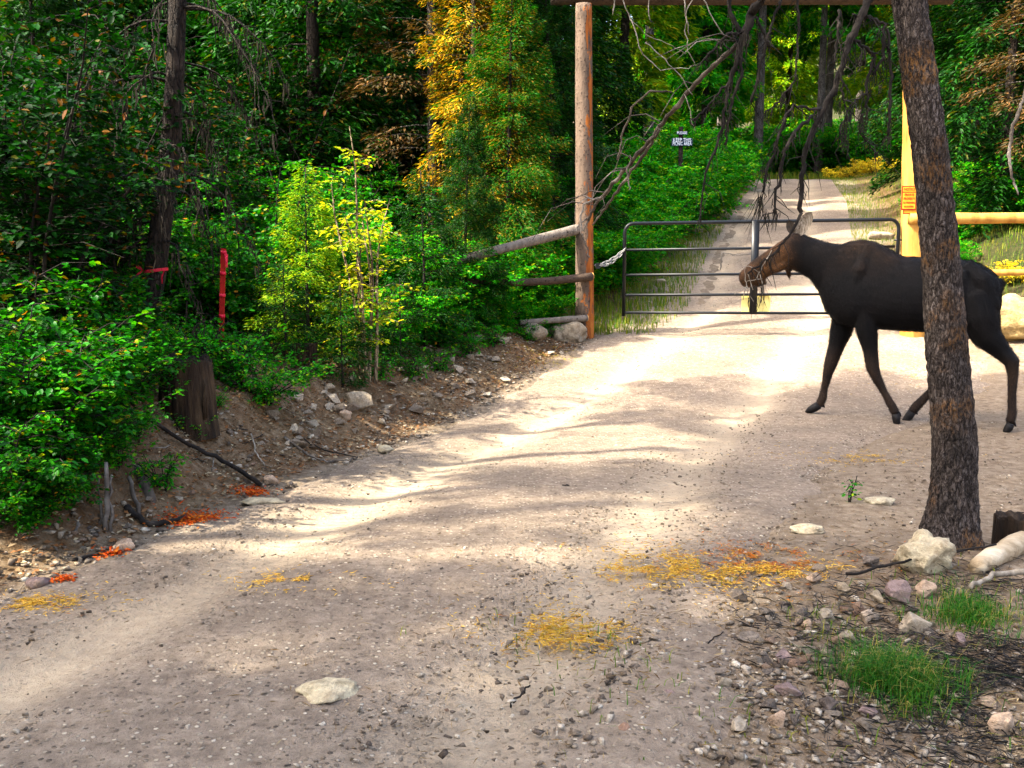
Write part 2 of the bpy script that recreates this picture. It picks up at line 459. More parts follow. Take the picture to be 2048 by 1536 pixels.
M['fir_tint'] = leaf_mat('far_fir_needles', [(0, (.003, .05, .004)), (.5, (.006, .08, .006)), (1, (.02, .12, .008))], .25, .5)
M['fir_gold'] = leaf_mat('golden_needles', [(0, (.010, .075, .002)), (.25, (.035, .085, .003)), (.45, (.13, .085, .004)), (.7, (.32, .16, .005)), (1, (.52, .32, .010))], .3, .55)
M['fir_mixed'] = leaf_mat('yellowing_needles', [(0, (.004, .07, .002)), (.6, (.014, .13, .003)), (.85, (.10, .12, .005)), (1, (.32, .15, .007))], .3, .5)
M['fir_brown'] = leaf_mat('brown_needles', [(0, (.03, .028, .012)), (.5, (.06, .042, .014)), (1, (.13, .06, .015))], .15, .7)
M['hoof'] = simple_mat('hoof', [(.3, (.003, .0025, .0025)), (.7, (.009, .008, .008))], 30, rough=.6, spec=.15)


# ------------------------------------------------------------------ mesh builders
class MB:
    def __init__(self):
        self.v = []; self.f = []

    def tube(self, pts, rad, n=8, cap=True, jit=None, squash=None):
        pts = [Vector(p) for p in pts]
        b = len(self.v)
        t = (pts[1] - pts[0]).normalized()
        ref = Vector((0, 0, 1)) if abs(t.z) < .9 else Vector((1, 0, 0))
        nx = t.cross(ref).normalized()
        for i, p in enumerate(pts):
            if i == 0: tt = pts[1] - pts[0]
            elif i == len(pts) - 1: tt = pts[i] - pts[i - 1]
            else: tt = pts[i + 1] - pts[i - 1]
            if tt.length > 1e-9: t = tt.normalized()
            nx = (nx - t * nx.dot(t))
            if nx.length < 1e-6: nx = t.orthogonal()
            nx.normalize()
            ny = t.cross(nx)
            r = rad[i] if hasattr(rad, '__len__') else rad
            for k in range(n):
                a = 2 * math.pi * k / n
                rr = r * (jit(p, a, i) if jit else 1)
                self.v.append(p + (nx * math.cos(a) + ny * math.sin(a)) * rr)
        m = len(pts)
        for i in range(m - 1):
            for k in range(n):
                k2 = (k + 1) % n
                self.f.append((b + i * n + k, b + i * n + k2, b + (i + 1) * n + k2, b + (i + 1) * n + k))
        if cap:
            self.f.append(tuple(b + k for k in range(n))[::-1])
            self.f.append(tuple(b + (m - 1) * n + k for k in range(n)))
        return self

    def box(self, c, sx, sy, sz, ax=None, ay=None, az=None):
        c = Vector(c)
        ax = Vector(ax or (1, 0, 0)); ay = Vector(ay or (0, 1, 0)); az = Vector(az or (0, 0, 1))
        b = len(self.v)
        for i in (-1, 1):
            for j in (-1, 1):
                for k in (-1, 1):
                    self.v.append(c + ax * (i * sx / 2) + ay * (j * sy / 2) + az * (k * sz / 2))
        for q in ((0, 1, 3, 2), (4, 6, 7, 5), (0, 4, 5, 1), (2, 3, 7, 6), (0, 2, 6, 4), (1, 5, 7, 3)):
            self.f.append(tuple(b + i for i in q))
        return self

    def strip(self, pts, w, nrm):
        """flat tapering ribbon"""
        b = len(self.v); pts = [Vector(p) for p in pts]
        for i, p in enumerate(pts):
            ww = w[i] if hasattr(w, '__len__') else w
            self.v.append(p - Vector(nrm) * ww); self.v.append(p + Vector(nrm) * ww)
        for i in range(len(pts) - 1):
            self.f.append((b + 2 * i, b + 2 * i + 1, b + 2 * i + 3, b + 2 * i + 2))
        return self

    def build(self, name, mat, parent=None, smooth=True, world=True):
        me = bpy.data.meshes.new(name)
        o = Vector((0, 0, 0))
        if parent is not None and world:
            o = parent['_o'] if '_o' in parent else (0, 0, 0)
            o = Vector(o)
        me.from_pydata([tuple(Vector(x) - o) for x in self.v], [], self.f)
        if smooth:
            me.polygons.foreach_set('use_smooth', [True] * len(me.polygons))
        me.materials.append(mat)
        me.update()
        return link(name, me, parent)


def link(name, me, parent=None):
    ob = bpy.data.objects.new(name, me)
    col.objects.link(ob)
    if parent is not None: ob.parent = parent
    return ob


def tag(o, label, cat, group=None):
    o['label'] = label; o['category'] = cat
    if group: o['group'] = group
    return o


ORIG = {}


def thing(name, label, cat, loc, rz=0, group=None):
    o = bpy.data.objects.new(name, None)
    o.empty_display_size = .1
    col.objects.link(o)
    o.location = loc
    o.rotation_euler = (0, 0, rz)
    tag(o, label, cat, group)
    return o


def part(mb, name, mat, root, smooth=True):
    """world-space geometry as a part of a thing (root may itself be a part)"""
    off = Vector(root.location)
    if root.parent is not None: off = off + Vector(root.parent.location)
    me = bpy.data.meshes.new(name)
    me.from_pydata([tuple(Vector(x) - off) for x in mb.v], [], mb.f)
    if smooth: me.polygons.foreach_set('use_smooth', [True] * len(me.polygons))
    me.materials.append(mat)
    me.update()
    return link(name, me, root)


def np_mesh(name, V, faces, mat, smooth=False):
    """V (n,3), faces (m,k) int"""
    me = bpy.data.meshes.new(name)
    k = faces.shape[1]; m = faces.shape[0]
    me.vertices.add(len(V)); me.vertices.foreach_set('co', np.ascontiguousarray(V, np.float32).ravel())
    me.loops.add(m * k); me.loops.foreach_set('vertex_index', np.ascontiguousarray(faces, np.int32).ravel())
    me.polygons.add(m)
    me.polygons.foreach_set('loop_start', np.arange(0, m * k, k, dtype=np.int32))
    me.polygons.foreach_set('loop_total', np.full(m, k, np.int32))
    if smooth: me.polygons.foreach_set('use_smooth', np.ones(m, bool))
    if mat: me.materials.append(mat)
    me.update(calc_edges=True)
    return me


def unit(a):
    return a / np.maximum(np.linalg.norm(a, axis=-1, keepdims=True), 1e-9)


def leaf_mesh(name, P, D, N, L, W, mat, shape='diamond', fold=.15, droop=.1):
    P = np.asarray(P, float); D = unit(np.asarray(D, float)); N = np.asarray(N, float)
    S = unit(np.cross(D, N)); N = unit(np.cross(S, D))
    L = np.asarray(L).reshape(-1, 1) * np.ones((len(P), 1)); W = np.asarray(W).reshape(-1, 1) * np.ones((len(P), 1))
    n = len(P)
    if shape == 'diamond':
        V = np.stack([P, P + D * L * .42 + S * W * .5 + N * W * fold, P + D * L - N * L * droop, P + D * L * .42 - S * W * .5 + N * W * fold], 1)
        Fq = np.arange(n * 4).reshape(n, 4)
        Fc = np.concatenate([Fq[:, [0, 1, 2]], Fq[:, [0, 2, 3]]])
        return np_mesh(name, V.reshape(-1, 3), Fc, mat)
    up = N * W * fold
    V = np.stack([P,
                  P + D * L * .22 + S * W * .40 + up, P + D * L * .62 + S * W * .44 + up - N * L * droop * .4,
                  P + D * L - N * L * droop,
                  P + D * L * .62 - S * W * .44 + up - N * L * droop * .4, P + D * L * .22 - S * W * .40 + up], 1)
    b = np.arange(n)[:, None] * 6
    Fc = np.concatenate([b + np.array([[0, 1, 2, 3]]), b + np.array([[0, 3, 4, 5]])])
    return np_mesh(name, V.reshape(-1, 3), Fc, mat)


def rnd(*s): return RNG.random(s)


# ------------------------------------------------------------------ ground + road
def build_ground():
    n1, n2 = 200, 520
    s = np.linspace(-1, 1, n1)
    X = 4.0 + np.sinh(s * 4.6) / np.sinh(4.6) * 180 - 3.0
    # finer around the bank: mix of uniform and sinh
    X = np.unique(np.concatenate([X, np.arange(-6, 3, .075)]))
    Y = np.unique(np.concatenate([-45 + (np.linspace(0, 1, 60)) * 46, np.arange(1, 18, .075), 18 + (np.linspace(0, 1, 110) ** 1.8) * 182]))
    gx, gy = np.meshgrid(X, Y)
    z = gz(gx, gy)
    xlg, xrg = xl(gy), xr(gy)
    mg = np.interp(gy, [13, 16], [0, .9])
    inroad = sst(.05 + mg, .30 + mg, gx - xlg) * sst(.05 + mg, .30 + mg, xrg - gx) * sst(46, 44, gy)
    z = z - inroad * .07
    V = np.stack([gx, gy, z], -1).reshape(-1, 3)
    r, c = gx.shape
    idx = np.arange(r * c).reshape(r, c)
    Fq = np.stack([idx[:-1, :-1], idx[:-1, 1:], idx[1:, 1:], idx[1:, :-1]], -1).reshape(-1, 4)
    me = np_mesh('ground', V, Fq, M['ground'], True)
    dirt = np.maximum(.8 * sst(.28, .0, xlg - gx) * sst(1.2, 0, np.maximum(gy - 12, 0)), np.where(gy < 4.6, .85 * sst(1.25, .15, gx - xrg), sst(4.0, .5, gx - xrg)) * sst(18, 12, gy) * (gx > xlg))
    dirt = np.maximum(dirt, (gx > xlg) & (gx < xrg))
    dirt = np.maximum(dirt, .75 * sst(.7, -.2, np.maximum(xlg - gx, gx - xrg)) * sst(12, 14, gy))
    bank = sst(2.2, 1.0, xlg - gx) * sst(13.5, 11.5, gy)
    dirt = np.maximum(dirt, bank * .25)
    green = np.maximum(sst(1.2, 2.2, xlg - gx), sst(.2, 1.5, gx - xrg) * sst(13, 15, gy))
    green = np.maximum(green, sst(13.8, 15.5, gy) * sst(.1, 1.0, xlg - gx))
    for nm, a in (('dirt', dirt), ('green', green)):
        at_ = me.attributes.new(nm, 'FLOAT', 'POINT')
        at_.data.foreach_set('value', np.ascontiguousarray(a, np.float32).ravel())
    o = link('ground', me); o['kind'] = 'structure'
    return o


def build_road():
    Y = np.concatenate([np.arange(-8, 2, .2), np.arange(2, 16, .06), np.arange(16, 46, .18)])
    nu = 110
    U = np.linspace(0, 1, nu)
    gy, gu = np.meshgrid(Y, U, indexing='ij')
    L = xl(gy) - .04 + fbm(gy, gy * 0 + 3.1, 1.7, 31) * np.interp(gy, [8, 16], [.3, .9])
    R = xr(gy) + .04 + fbm(gy, gy * 0 + 7.7, 1.3, 37) * np.interp(gy, [8, 16], [.9, 1.6]) + fbm(gy, gy * 0 + 9.7, 9, 38) * .25
    far = np.interp(gy, [13, 16], [0, 1])
    L = L + far * (.25 + fbm(gy, gy * 0 + 1.3, .5, 33, 2) * 1.1 + fbm(gy, gy * 0 + 5.3, 5, 34, 2) * .5)
    R = R - far * (.0 + fbm(gy, gy * 0 + 2.3, .4, 35, 2) * 1.4 + fbm(gy, gy * 0 + 6.3, 5, 36, 2) * .6)
    gx = L + (R - L) * gu
    # wheel tracks: smooth strips following the curve of the left edge
    dl = gx - xl(gy)
    def trk(c, w): return np.exp(-((dl - c) / w) ** 2)
    t1 = trk(np.interp(gy, [3, 6, 10, 14, 40], [.75, .72, .95, 1.1, 1.1]), .24)
    t2 = trk(np.interp(gy, [3, 6, 10, 14, 40], [2.45, 2.5, 2.75, 2.8, 2.7]), .26)
    track = np.clip(t1 + t2, 0, 1) * (.65 + .7 * vnoise(gx * 2.3, gy * .9, 55))
    z = gz(gx, gy) + .015 - .042 * np.clip(t1 + t2, 0, 1) + fbm(gx, gy, 9, 61, 3) * .016
    z = z - .05 * (1 - sst(0, .06, gu)) - .05 * sst(.90, 1, gu) * (.4 + 1.2 * vnoise(gx * 3, gy * 3, 77))
    V = np.stack([gx, gy, z], -1).reshape(-1, 3)
    r, c = gx.shape
    idx = np.arange(r * c).reshape(r, c)
    Fq = np.stack([idx[:-1, :-1], idx[:-1, 1:], idx[1:, 1:], idx[1:, :-1]], -1).reshape(-1, 4)
    me = np_mesh('road', V, Fq, M['road'], True)
    tread = (np.exp(-((dl - 2.47) / .10) ** 4) + .6 * np.exp(-((dl - .78) / .10) ** 4)) * sst(3.6, 4.6, gy) * sst(9.5, 7.0, gy)
    a = me.attributes.new('tread', 'FLOAT', 'POINT')
    a.data.foreach_set('value', np.ascontiguousarray(tread, np.float32).ravel())
    a = me.attributes.new('track', 'FLOAT', 'POINT')
    a.data.foreach_set('value', np.ascontiguousarray(np.clip(track, 0, 1), np.float32).ravel())
    o = link('road', me); o['kind'] = 'structure'
    return o


build_ground()
build_road()


# ------------------------------------------------------------------ stones
def hull_mesh(name, n, seed, flat=.6, mat=None, bev=0):
    r = random.Random(seed)
    bm = bmesh.new()
    for _ in range(n):
        v = Vector((r.gauss(0, 1), r.gauss(0, 1), r.gauss(0, 1))).normalized()
        v = v * r.uniform(.82, 1.0)
        bm.verts.new((v.x * .5, v.y * .5 * r.uniform(.75, 1), v.z * .5 * flat))
    res = bmesh.ops.convex_hull(bm, input=bm.verts)
    bmesh.ops.delete(bm, geom=[g for g in res['geom_interior'] if isinstance(g, bmesh.types.BMVert)], context='VERTS')
    bmesh.ops.triangulate(bm, faces=bm.faces)
    me = bpy.data.meshes.new(name)
    bm.to_mesh(me); bm.free()
    if mat: me.materials.append(mat)
    return me


STONES = [hull_mesh('stone', 9 + k % 4, 100 + k, .38 + .09 * (k % 5), M['stone']) for k in range(12)]


def boulder_mesh(name, seed, sx, sy, sz, mat, rough=.18, sub=4, crack=.05):
    bm = bmesh.new()
    bmesh.ops.create_icosphere(bm, subdivisions=sub, radius=1)
    r = random.Random(seed)
    off = Vector((r.uniform(-50, 50), r.uniform(-50, 50), r.uniform(-50, 50)))
    planes = [(Vector((r.gauss(0, 1), r.gauss(0, 1), r.gauss(0, 1))).normalized(), r.uniform(.62, .9)) for _ in range(14)]
    for v in bm.verts:
        p = v.co.copy()
        for nn, dd in planes:
            e = p.dot(nn) - dd
            if e > 0: p -= nn * e * .97
        f = 1 + rough * mn.noise(p * 1.6 + off) + rough * .5 * mn.noise(p * 4 + off) + crack * mn.noise(p * 11 + off)
        p *= f
        v.co = (p.x * sx, p.y * sy, p.z * sz)
    me = bpy.data.meshes.new(name)
    bm.to_mesh(me); bm.free()
    me.polygons.foreach_set('use_smooth', [True] * len(me.polygons))
    me.materials.append(mat)
    return me


def chunk_mesh(name, seed, sx, sy, sz, mat):
    me = hull_mesh(name, 15, seed, 1.0)
    bm = bmesh.new(); bm.from_mesh(me)
    bmesh.ops.bevel(bm, geom=bm.edges[:], offset=.02, segments=1, affect='EDGES')
    bm.to_mesh(me); bm.free()
    for v in me.vertices: v.co = (v.co.x * 2 * sx, v.co.y * 2 * sy, v.co.z * 2 * sz)
    me.materials.append(mat); me.update()
    return me


def boulder(name, label, u, v, wpx, hpx, mat, seed, depth=None, rz=0, group=None, rough=.18, d=None, cat='rock'):
    """u,v = foot of the rock's visible front; sized from its pixel size at that distance"""
    p = hit(u, v) if d is None else at(u, v, d)
    s = ppm(p)
    w, h = wpx / s, hpx / s
    dp = depth if depth else w * .75
    me = chunk_mesh(name, seed, w / 2, dp / 2, h * .62, mat) if rough < .1 else boulder_mesh(name, seed, w / 2, dp / 2, h * .62, mat, rough, 4 if wpx > 70 else 3)
    o = link(name, me)
    o.location = (p.x, p.y + dp * .35, g1(p.x, p.y + dp * .35) + h * .36)
    o.rotation_euler = (0, 0, rz)
    tag(o, label, cat, group)
    return o


def gravel(name, label, pts, smin, smax, mat, seed, power=2.5, sink=.25):
    """pts (n,2) world xy"""
    n = len(pts)
    r = np.random.default_rng(seed)
    Vs = []; Fs = []; base = 0
    kinds = r.integers(0, 6, n)
    size = smin + (smax - smin) * r.random(n) ** power
    ang = r.random(n) * 6.283
    zz = gz(pts[:, 0], pts[:, 1])
    inr = (pts[:, 0] > xl(pts[:, 1]) + .1) & (pts[:, 0] < xr(pts[:, 1]) - .3)
    for k in range(6):
        me = GRAV[k]
        v0, f0 = me
        s = np.where(kinds == k)[0]
        if len(s) == 0: continue
        ca, sa = np.cos(ang[s]), np.sin(ang[s])
        vx = v0[None, :, 0] * size[s, None]; vy = v0[None, :, 1] * size[s, None]; vz = v0[None, :, 2] * size[s, None]
        X = vx * ca[:, None] - vy * sa[:, None] + pts[s, 0][:, None]
        Y = vx * sa[:, None] + vy * ca[:, None] + pts[s, 1][:, None]
        Z = vz + (zz[s] + size[s] * .25 * (1 - sink * 2) + np.where(inr[s], .008, 0))[:, None]
        V = np.stack([X, Y, Z], -1).reshape(-1, 3)
        Fk = (f0[None] + (np.arange(len(s)) * len(v0))[:, None, None]).reshape(-1, 3) + base
        Vs.append(V); Fs.append(Fk); base += len(V)
    me = np_mesh(name, np.concatenate(Vs), np.concatenate(Fs), mat)
    o = link(name, me)
    o['kind'] = 'stuff'
    tag(o, label, 'gravel')
    return o


def _grav(k):
    me = hull_mesh('g', 6 + k % 3, 300 + k, .35 + .07 * k)
    v = np.array([tuple(x.co) for x in me.vertices]); f = np.array([tuple(p.vertices) for p in me.polygons])
    bpy.data.meshes.remove(me)
    return v, f


GRAV = [_grav(k) for k in range(6)]

# gravel on the road (denser nearby), on the bank, round the pine
n = 62000
yy = 2.2 + 28 * RNG.random(n) ** 2.0
xx = xl(yy) + (xr(yy) - xl(yy)) * RNG.random(n)
dl = xx - xl(yy)
keep = RNG.random(n) < (1 - .75 * np.exp(-((dl - .8) / .3) ** 2) - .75 * np.exp(-((dl - 2.55) / .3) ** 2))
keep &= (vnoise(xx * 1.2, yy * .8, 88) * .6 + vnoise(xx * 4.5, yy * 2.5, 89) * .4) > .20 + .42 * RNG.random(n)
gravel('road_gravel', 'small loose gravel strewn over the dirt road', np.stack([xx, yy], 1)[keep], .007, .034, M['gravel'], 1, 3.2)
n = 9000
yy = 3.2 + 10.5 * RNG.random(n) ** 1.1
tt = -.1 + 1.9 * RNG.random(n)
xx = xl(yy) - tt
gravel('bank_gravel', 'crumbled stones and gravel covering the cut bank', np.stack([xx, yy], 1)[vnoise(xx * 1.5, yy * 1.5, 91) > .3], .012, .075, M['gravel'], 2, 2.6)
n = 3600
cx = RNG.normal(1.15, .55, n); cy = RNG.normal(3.05, .42, n)
k = (cy > 2.2)
gravel('rubble_gravel', 'grey broken rubble spread below the leaning pine', np.stack([cx, cy], 1)[k], .012, .055, M['gravel'], 3, 2.0)
n = 9000
cx = .6 + 5.0 * RNG.random(n); cy = 2.4 + 7.5 * RNG.random(n) ** 1.3
gravel('verge_gravel', 'scattered chips of stone on the bare verge', np.stack([cx, cy], 1), .008, .036, M['gravel'], 4, 2.6)

# individual stones
def stone(u, v, wpx, label, group=None, mat=None, seed=None, tall=1.0, name='stone'):
    p = hit(u, v)
    s = wpx / ppm(p)
    me = STONES[random.randrange(12) if seed is None else seed % 12]
    if mat: 
        o = link(name, me)
        o.material_slots[0].link = 'OBJECT'; o.material_slots[0].material = mat
    else:
        o = link(name, me)
    o.location = (p.x, p.y, p.z + s * .16 * tall)
    o.scale = (s, s, s * tall)
    o.rotation_euler = (random.uniform(-.3, .3), random.uniform(-.3, .3), random.uniform(0, 6.28))
    tag(o, label, 'stone', group)
    return o


rs = random.Random(5)
for k in range(150):                              # rubble below the pine
    t = rs.random()
    u = rs.gauss(1650, 150); v = rs.gauss(1310, 95)
    if not (1200 < u < 2040 and 1130 < v < 1500): continue
    if 1700 < u < 1870 and 1290 < v < 1420: continue
    stone(u, v, (14 + 48 * rs.random() ** 1.8) * (.6 + .4 * (v - 1000) / 450), 'angular grey stone in the rubble below the leaning pine', 'rubble stones below the pine')
for k in range(120):                              # the cut bank
    f = rs.random()
    u = 560 + 560 * f + rs.uniform(-60, 60); v = 905 - 190 * f + rs.uniform(-110, 25)
    if hit(u, v).x > xl(hit(u, v).y) - .05: continue
    stone(u, v, 11 + 32 * rs.random() ** 1.5, 'pale angular stone lodged in the dirt of the cut bank', 'stones in the cut bank', mat=M['pale_stone'])
for k in range(22):
    f = rs.random()
    u = 40 + 480 * f; v = 1185 - 215 * f + rs.uniform(-70, -2)
    stone(u, v, rs.uniform(10, 24), 'small dull stone at the foot of the shady bank', 'stones at the foot of the bank')
for k in range(40):
    u = rs.uniform(150, 1500); v = rs.uniform(830, 1440)
    p = hit(u, v)
    if p.x < xl(p.y) + .2: continue
    stone(u, v, rs.uniform(10, 20), 'pebble lying loose on the open dirt road', 'pebbles on the road', tall=.8)

for k, (u, v, w_, h_) in enumerate(((1500, 1290, 50, 26), (1570, 1330, 56, 30), (1690, 1195, 46, 30), (1745, 1135, 44, 22), (1630, 1170, 44, 26), (1735, 1250, 50, 28), (1580, 1400, 60, 30), (1450, 1380, 46, 24), (1660, 1430, 58, 34), (1560, 1460, 54, 36), (1400, 1440, 40, 20), (1925, 1300, 40, 34), (1755, 1210, 40, 30), (1700, 1290, 62, 26), (1620, 1265, 40, 26), (1880, 1420, 44, 22), (1740, 1440, 50, 26), (1480, 1470, 60, 30), (1980, 1420, 46, 24), (2010, 1480, 80, 60), (1250, 1470, 44, 20), (1340, 1400, 34, 16))):
    boulder('rubble_rock', 'larger broken rock among the rubble below the pine', u, v, w_, h_, M[('stone', 'purple_rock', 'boulder', 'stone', 'tan_rock')[k % 5]], 200 + k, group='larger rocks in the rubble', rough=.08, rz=k)
boulder('white_slab', 'white flat rock bedded in the road surface', 650, 1412, 130, 30, M['white_rock'], 3, depth=.17, rough=.2)
boulder('buried_rock', 'pale oval rock bedded in the verge', 1620, 1068, 78, 18, M['white_rock'], 4, depth=.12)
boulder('buried_rock', 'pale flat rock beside the green sprig', 1768, 1010, 76, 14, M['white_rock'], 5, depth=.13)
boulder('cream_boulder', 'knobbly cream boulder at the foot of the leaning pine', 1856, 1150, 130, 80, M['white_rock'], 6, rough=.34)
boulder('purple_rock', 'blocky purple grey rock below the cream boulder', 1800, 1215, 66, 62, M['purple_rock'], 8, rough=.05)
boulder('tan_rock', 'smooth tan rock beside the purple grey rock', 1858, 1200, 52, 42, M['tan_rock'], 19, rough=.05)
boulder('grey_rock', 'speckled pale rock behind the grass tuft', 1835, 1275, 80, 45, M['boulder'], 10, rough=.05)
boulder('small_boulder', 'long grey stone in the middle of the rubble', 1655, 1250, 48, 34, M['boulder'], 12, rough=.05)
boulder('large_boulder', 'large pale boulder against the foot of the bark covered post', 1132, 684, 92, 44, M['boulder'], 21, depth=.5)
boulder('boulder', 'squat boulder beside the large pale boulder', 1068, 684, 56, 38, M['boulder'], 22, depth=.35)
boulder('boulder', 'rounded boulder at the end of the lowest rail', 1024, 650, 50, 36, M['boulder'], 23, depth=.35)
boulder('boulder', 'small boulder on top beside the lowest rail', 1088, 650, 34, 14, M['boulder'], 24, depth=.22)
boulder('bank_boulder', 'jagged grey rock sticking out of the cut bank', 712, 822, 84, 40, M['boulder'], 31, depth=.25, rough=.05)
boulder('bank_stone', 'round tan stone in the cut bank below the jagged rock', 690, 840, 26, 22, M['tan_rock'], 32)
boulder('edge_rock', 'white flat rock along the road edge near the orange debris', 520, 1012, 95, 17, M['white_rock'], 33, depth=.12)
boulder('edge_rock', 'pale slab at the road edge below the cut bank', 768, 905, 42, 13, M['white_rock'], 34, depth=.14)
boulder('edge_rock', 'pale rock under the grey broken wood', 246, 1108, 50, 28, M['tan_rock'], 35)
boulder('edge_rock', 'pinkish rounded rock at the bank foot', 72, 1180, 54, 26, M['purple_rock'], 36)
boulder('edge_rock', 'tan block splashed with orange at the road edge', 540, 972, 34, 22, M['tan_rock'], 37)
boulder('lit_boulder', 'large pale boulder behind the moose near the peeled post', 2040, 692, 130, 92, M['lit_rock'], 41, depth=.8, rough=.22)
boulder('road_rock', 'pale stone beyond the gate at the road edge', 1322, 568, 28, 10, M['boulder'], 42, depth=.2)
boulder('road_rock', 'pale boulder behind the right end of the gate', 1765, 482, 62, 20, M['boulder'], 43, depth=.5)
boulder('forest_rock', 'dark rock in the undergrowth above the top peeled rail', 2028, 430, 40, 34, M['boulder'], 44, depth=.5)


# ------------------------------------------------------------------ foliage prototypes
def conifer(name, H, clear, R, nb, per, sprig=(.09, .022), r0=.12, droop=.35, seed=0, flat=1.0, power=.8, mat='fir', bark='dark_bark', asc=.15):
    rg = np.random.default_rng(seed)
    mb = MB()
    bend = rg.normal(0, .012 * H, 2)
    def axis(h): return np.array([bend[0] * (h / H) ** 2, bend[1] * (h / H) ** 2, h])
    hs = np.linspace(-.15, H, 14)
    mb.tube([axis(max(h, 0)) + np.array([0, 0, min(h, 0)]) for h in hs], [max(.006, r0 * (1 - max(h, 0) / H) ** .85 * (1.25 if h <= 0 else 1)) for h in hs], 9)
    br = MB()
    Ps = []; Ds = []; Ns = []; Ls = []; Ws = []
    for b in range(nb):
        f = ((b + rg.random()) / nb)
        h = clear + (H - clear) * f ** .92
        q = (h - clear) / (H - clear)
        L = R * max(.06, (1 - q) ** power) * rg.uniform(.6, 1.12)
        if q < .12: L *= rg.uniform(.5, 1)
        a = rg.random() * 6.283 if b % 2 else b * 2.4
        d = np.array([math.cos(a), math.sin(a), 0]); sd = np.array([-d[1], d[0], 0])
        up = asc + q * .55; dr = droop * (1 - q * .8) * rg.uniform(.7, 1.3)
        o = axis(h)
        def cur(s): return o[None] + d[None] * (L * s)[:, None] + np.array([0, 0, 1.])[None] * (L * (up * s - dr * s * s))[:, None]
        ss = np.linspace(0, 1, 5)
        br.tube(cur(ss), [max(.002, .011 * L ** .7 * (1 - .85 * s)) for s in ss], 3, cap=False)
        m = max(8, int(per * L / R * rg.uniform(.7, 1.2)))
        s = np.sqrt(rg.random(m)) * .98 + .02
        side = rg.uniform(-1, 1, m)
        w = (.42 * L * (1 - s) + .07 + .05 * L) * flat
        # clump along twigs
        tw = np.round(s * (6 + 10 * L)) / (6 + 10 * L)
        s = s * .35 + tw * .65
        P = cur(s) + sd[None] * (side * w)[:, None] + np.array([0, 0, -1.])[None] * (np.abs(side) * w * .22 + rg.random(m) * .05 * L * .5)[:, None]
        P = P + d[None] * (np.abs(side) * w * .5)[:, None]
        D = d[None] * .8 + sd[None] * (np.sign(side) * (.4 + .7 * rg.random(m)))[:, None] + rg.normal(0, .25, (m, 3)) + np.array([0, 0, -1.])[None] * (.12 + dr * .5)
        N = np.array([0, 0, 1.])[None] + rg.normal(0, .45, (m, 3))
        P[:, 2] += rg.normal(0, .045 * R, m)
        Ps.append(P); Ds.append(D); Ns.append(N)
        Ls.append(sprig[0] * rg.uniform(.6, 1.35, m)); Ws.append(sprig[1] * rg.uniform(.7, 1.4, m))
    crown = leaf_mesh('crown', np.concatenate(Ps), np.concatenate(Ds), np.concatenate(Ns), np.concatenate(Ls), np.concatenate(Ws), M[mat], 'diamond', .2, .12)
    def mk(m_, nm):
        me = bpy.data.meshes.new(nm); me.from_pydata([tuple(x) for x in m_.v], [], m_.f)
        me.polygons.foreach_set('use_smooth', [True] * len(me.polygons)); me.materials.append(M[bark]); me.update(); return me
    return {'parts': [('trunk', mk(mb, 'trunk')), ('branches', mk(br, 'branches')), ('crown', crown)], 'crown': 2, 'H': H}


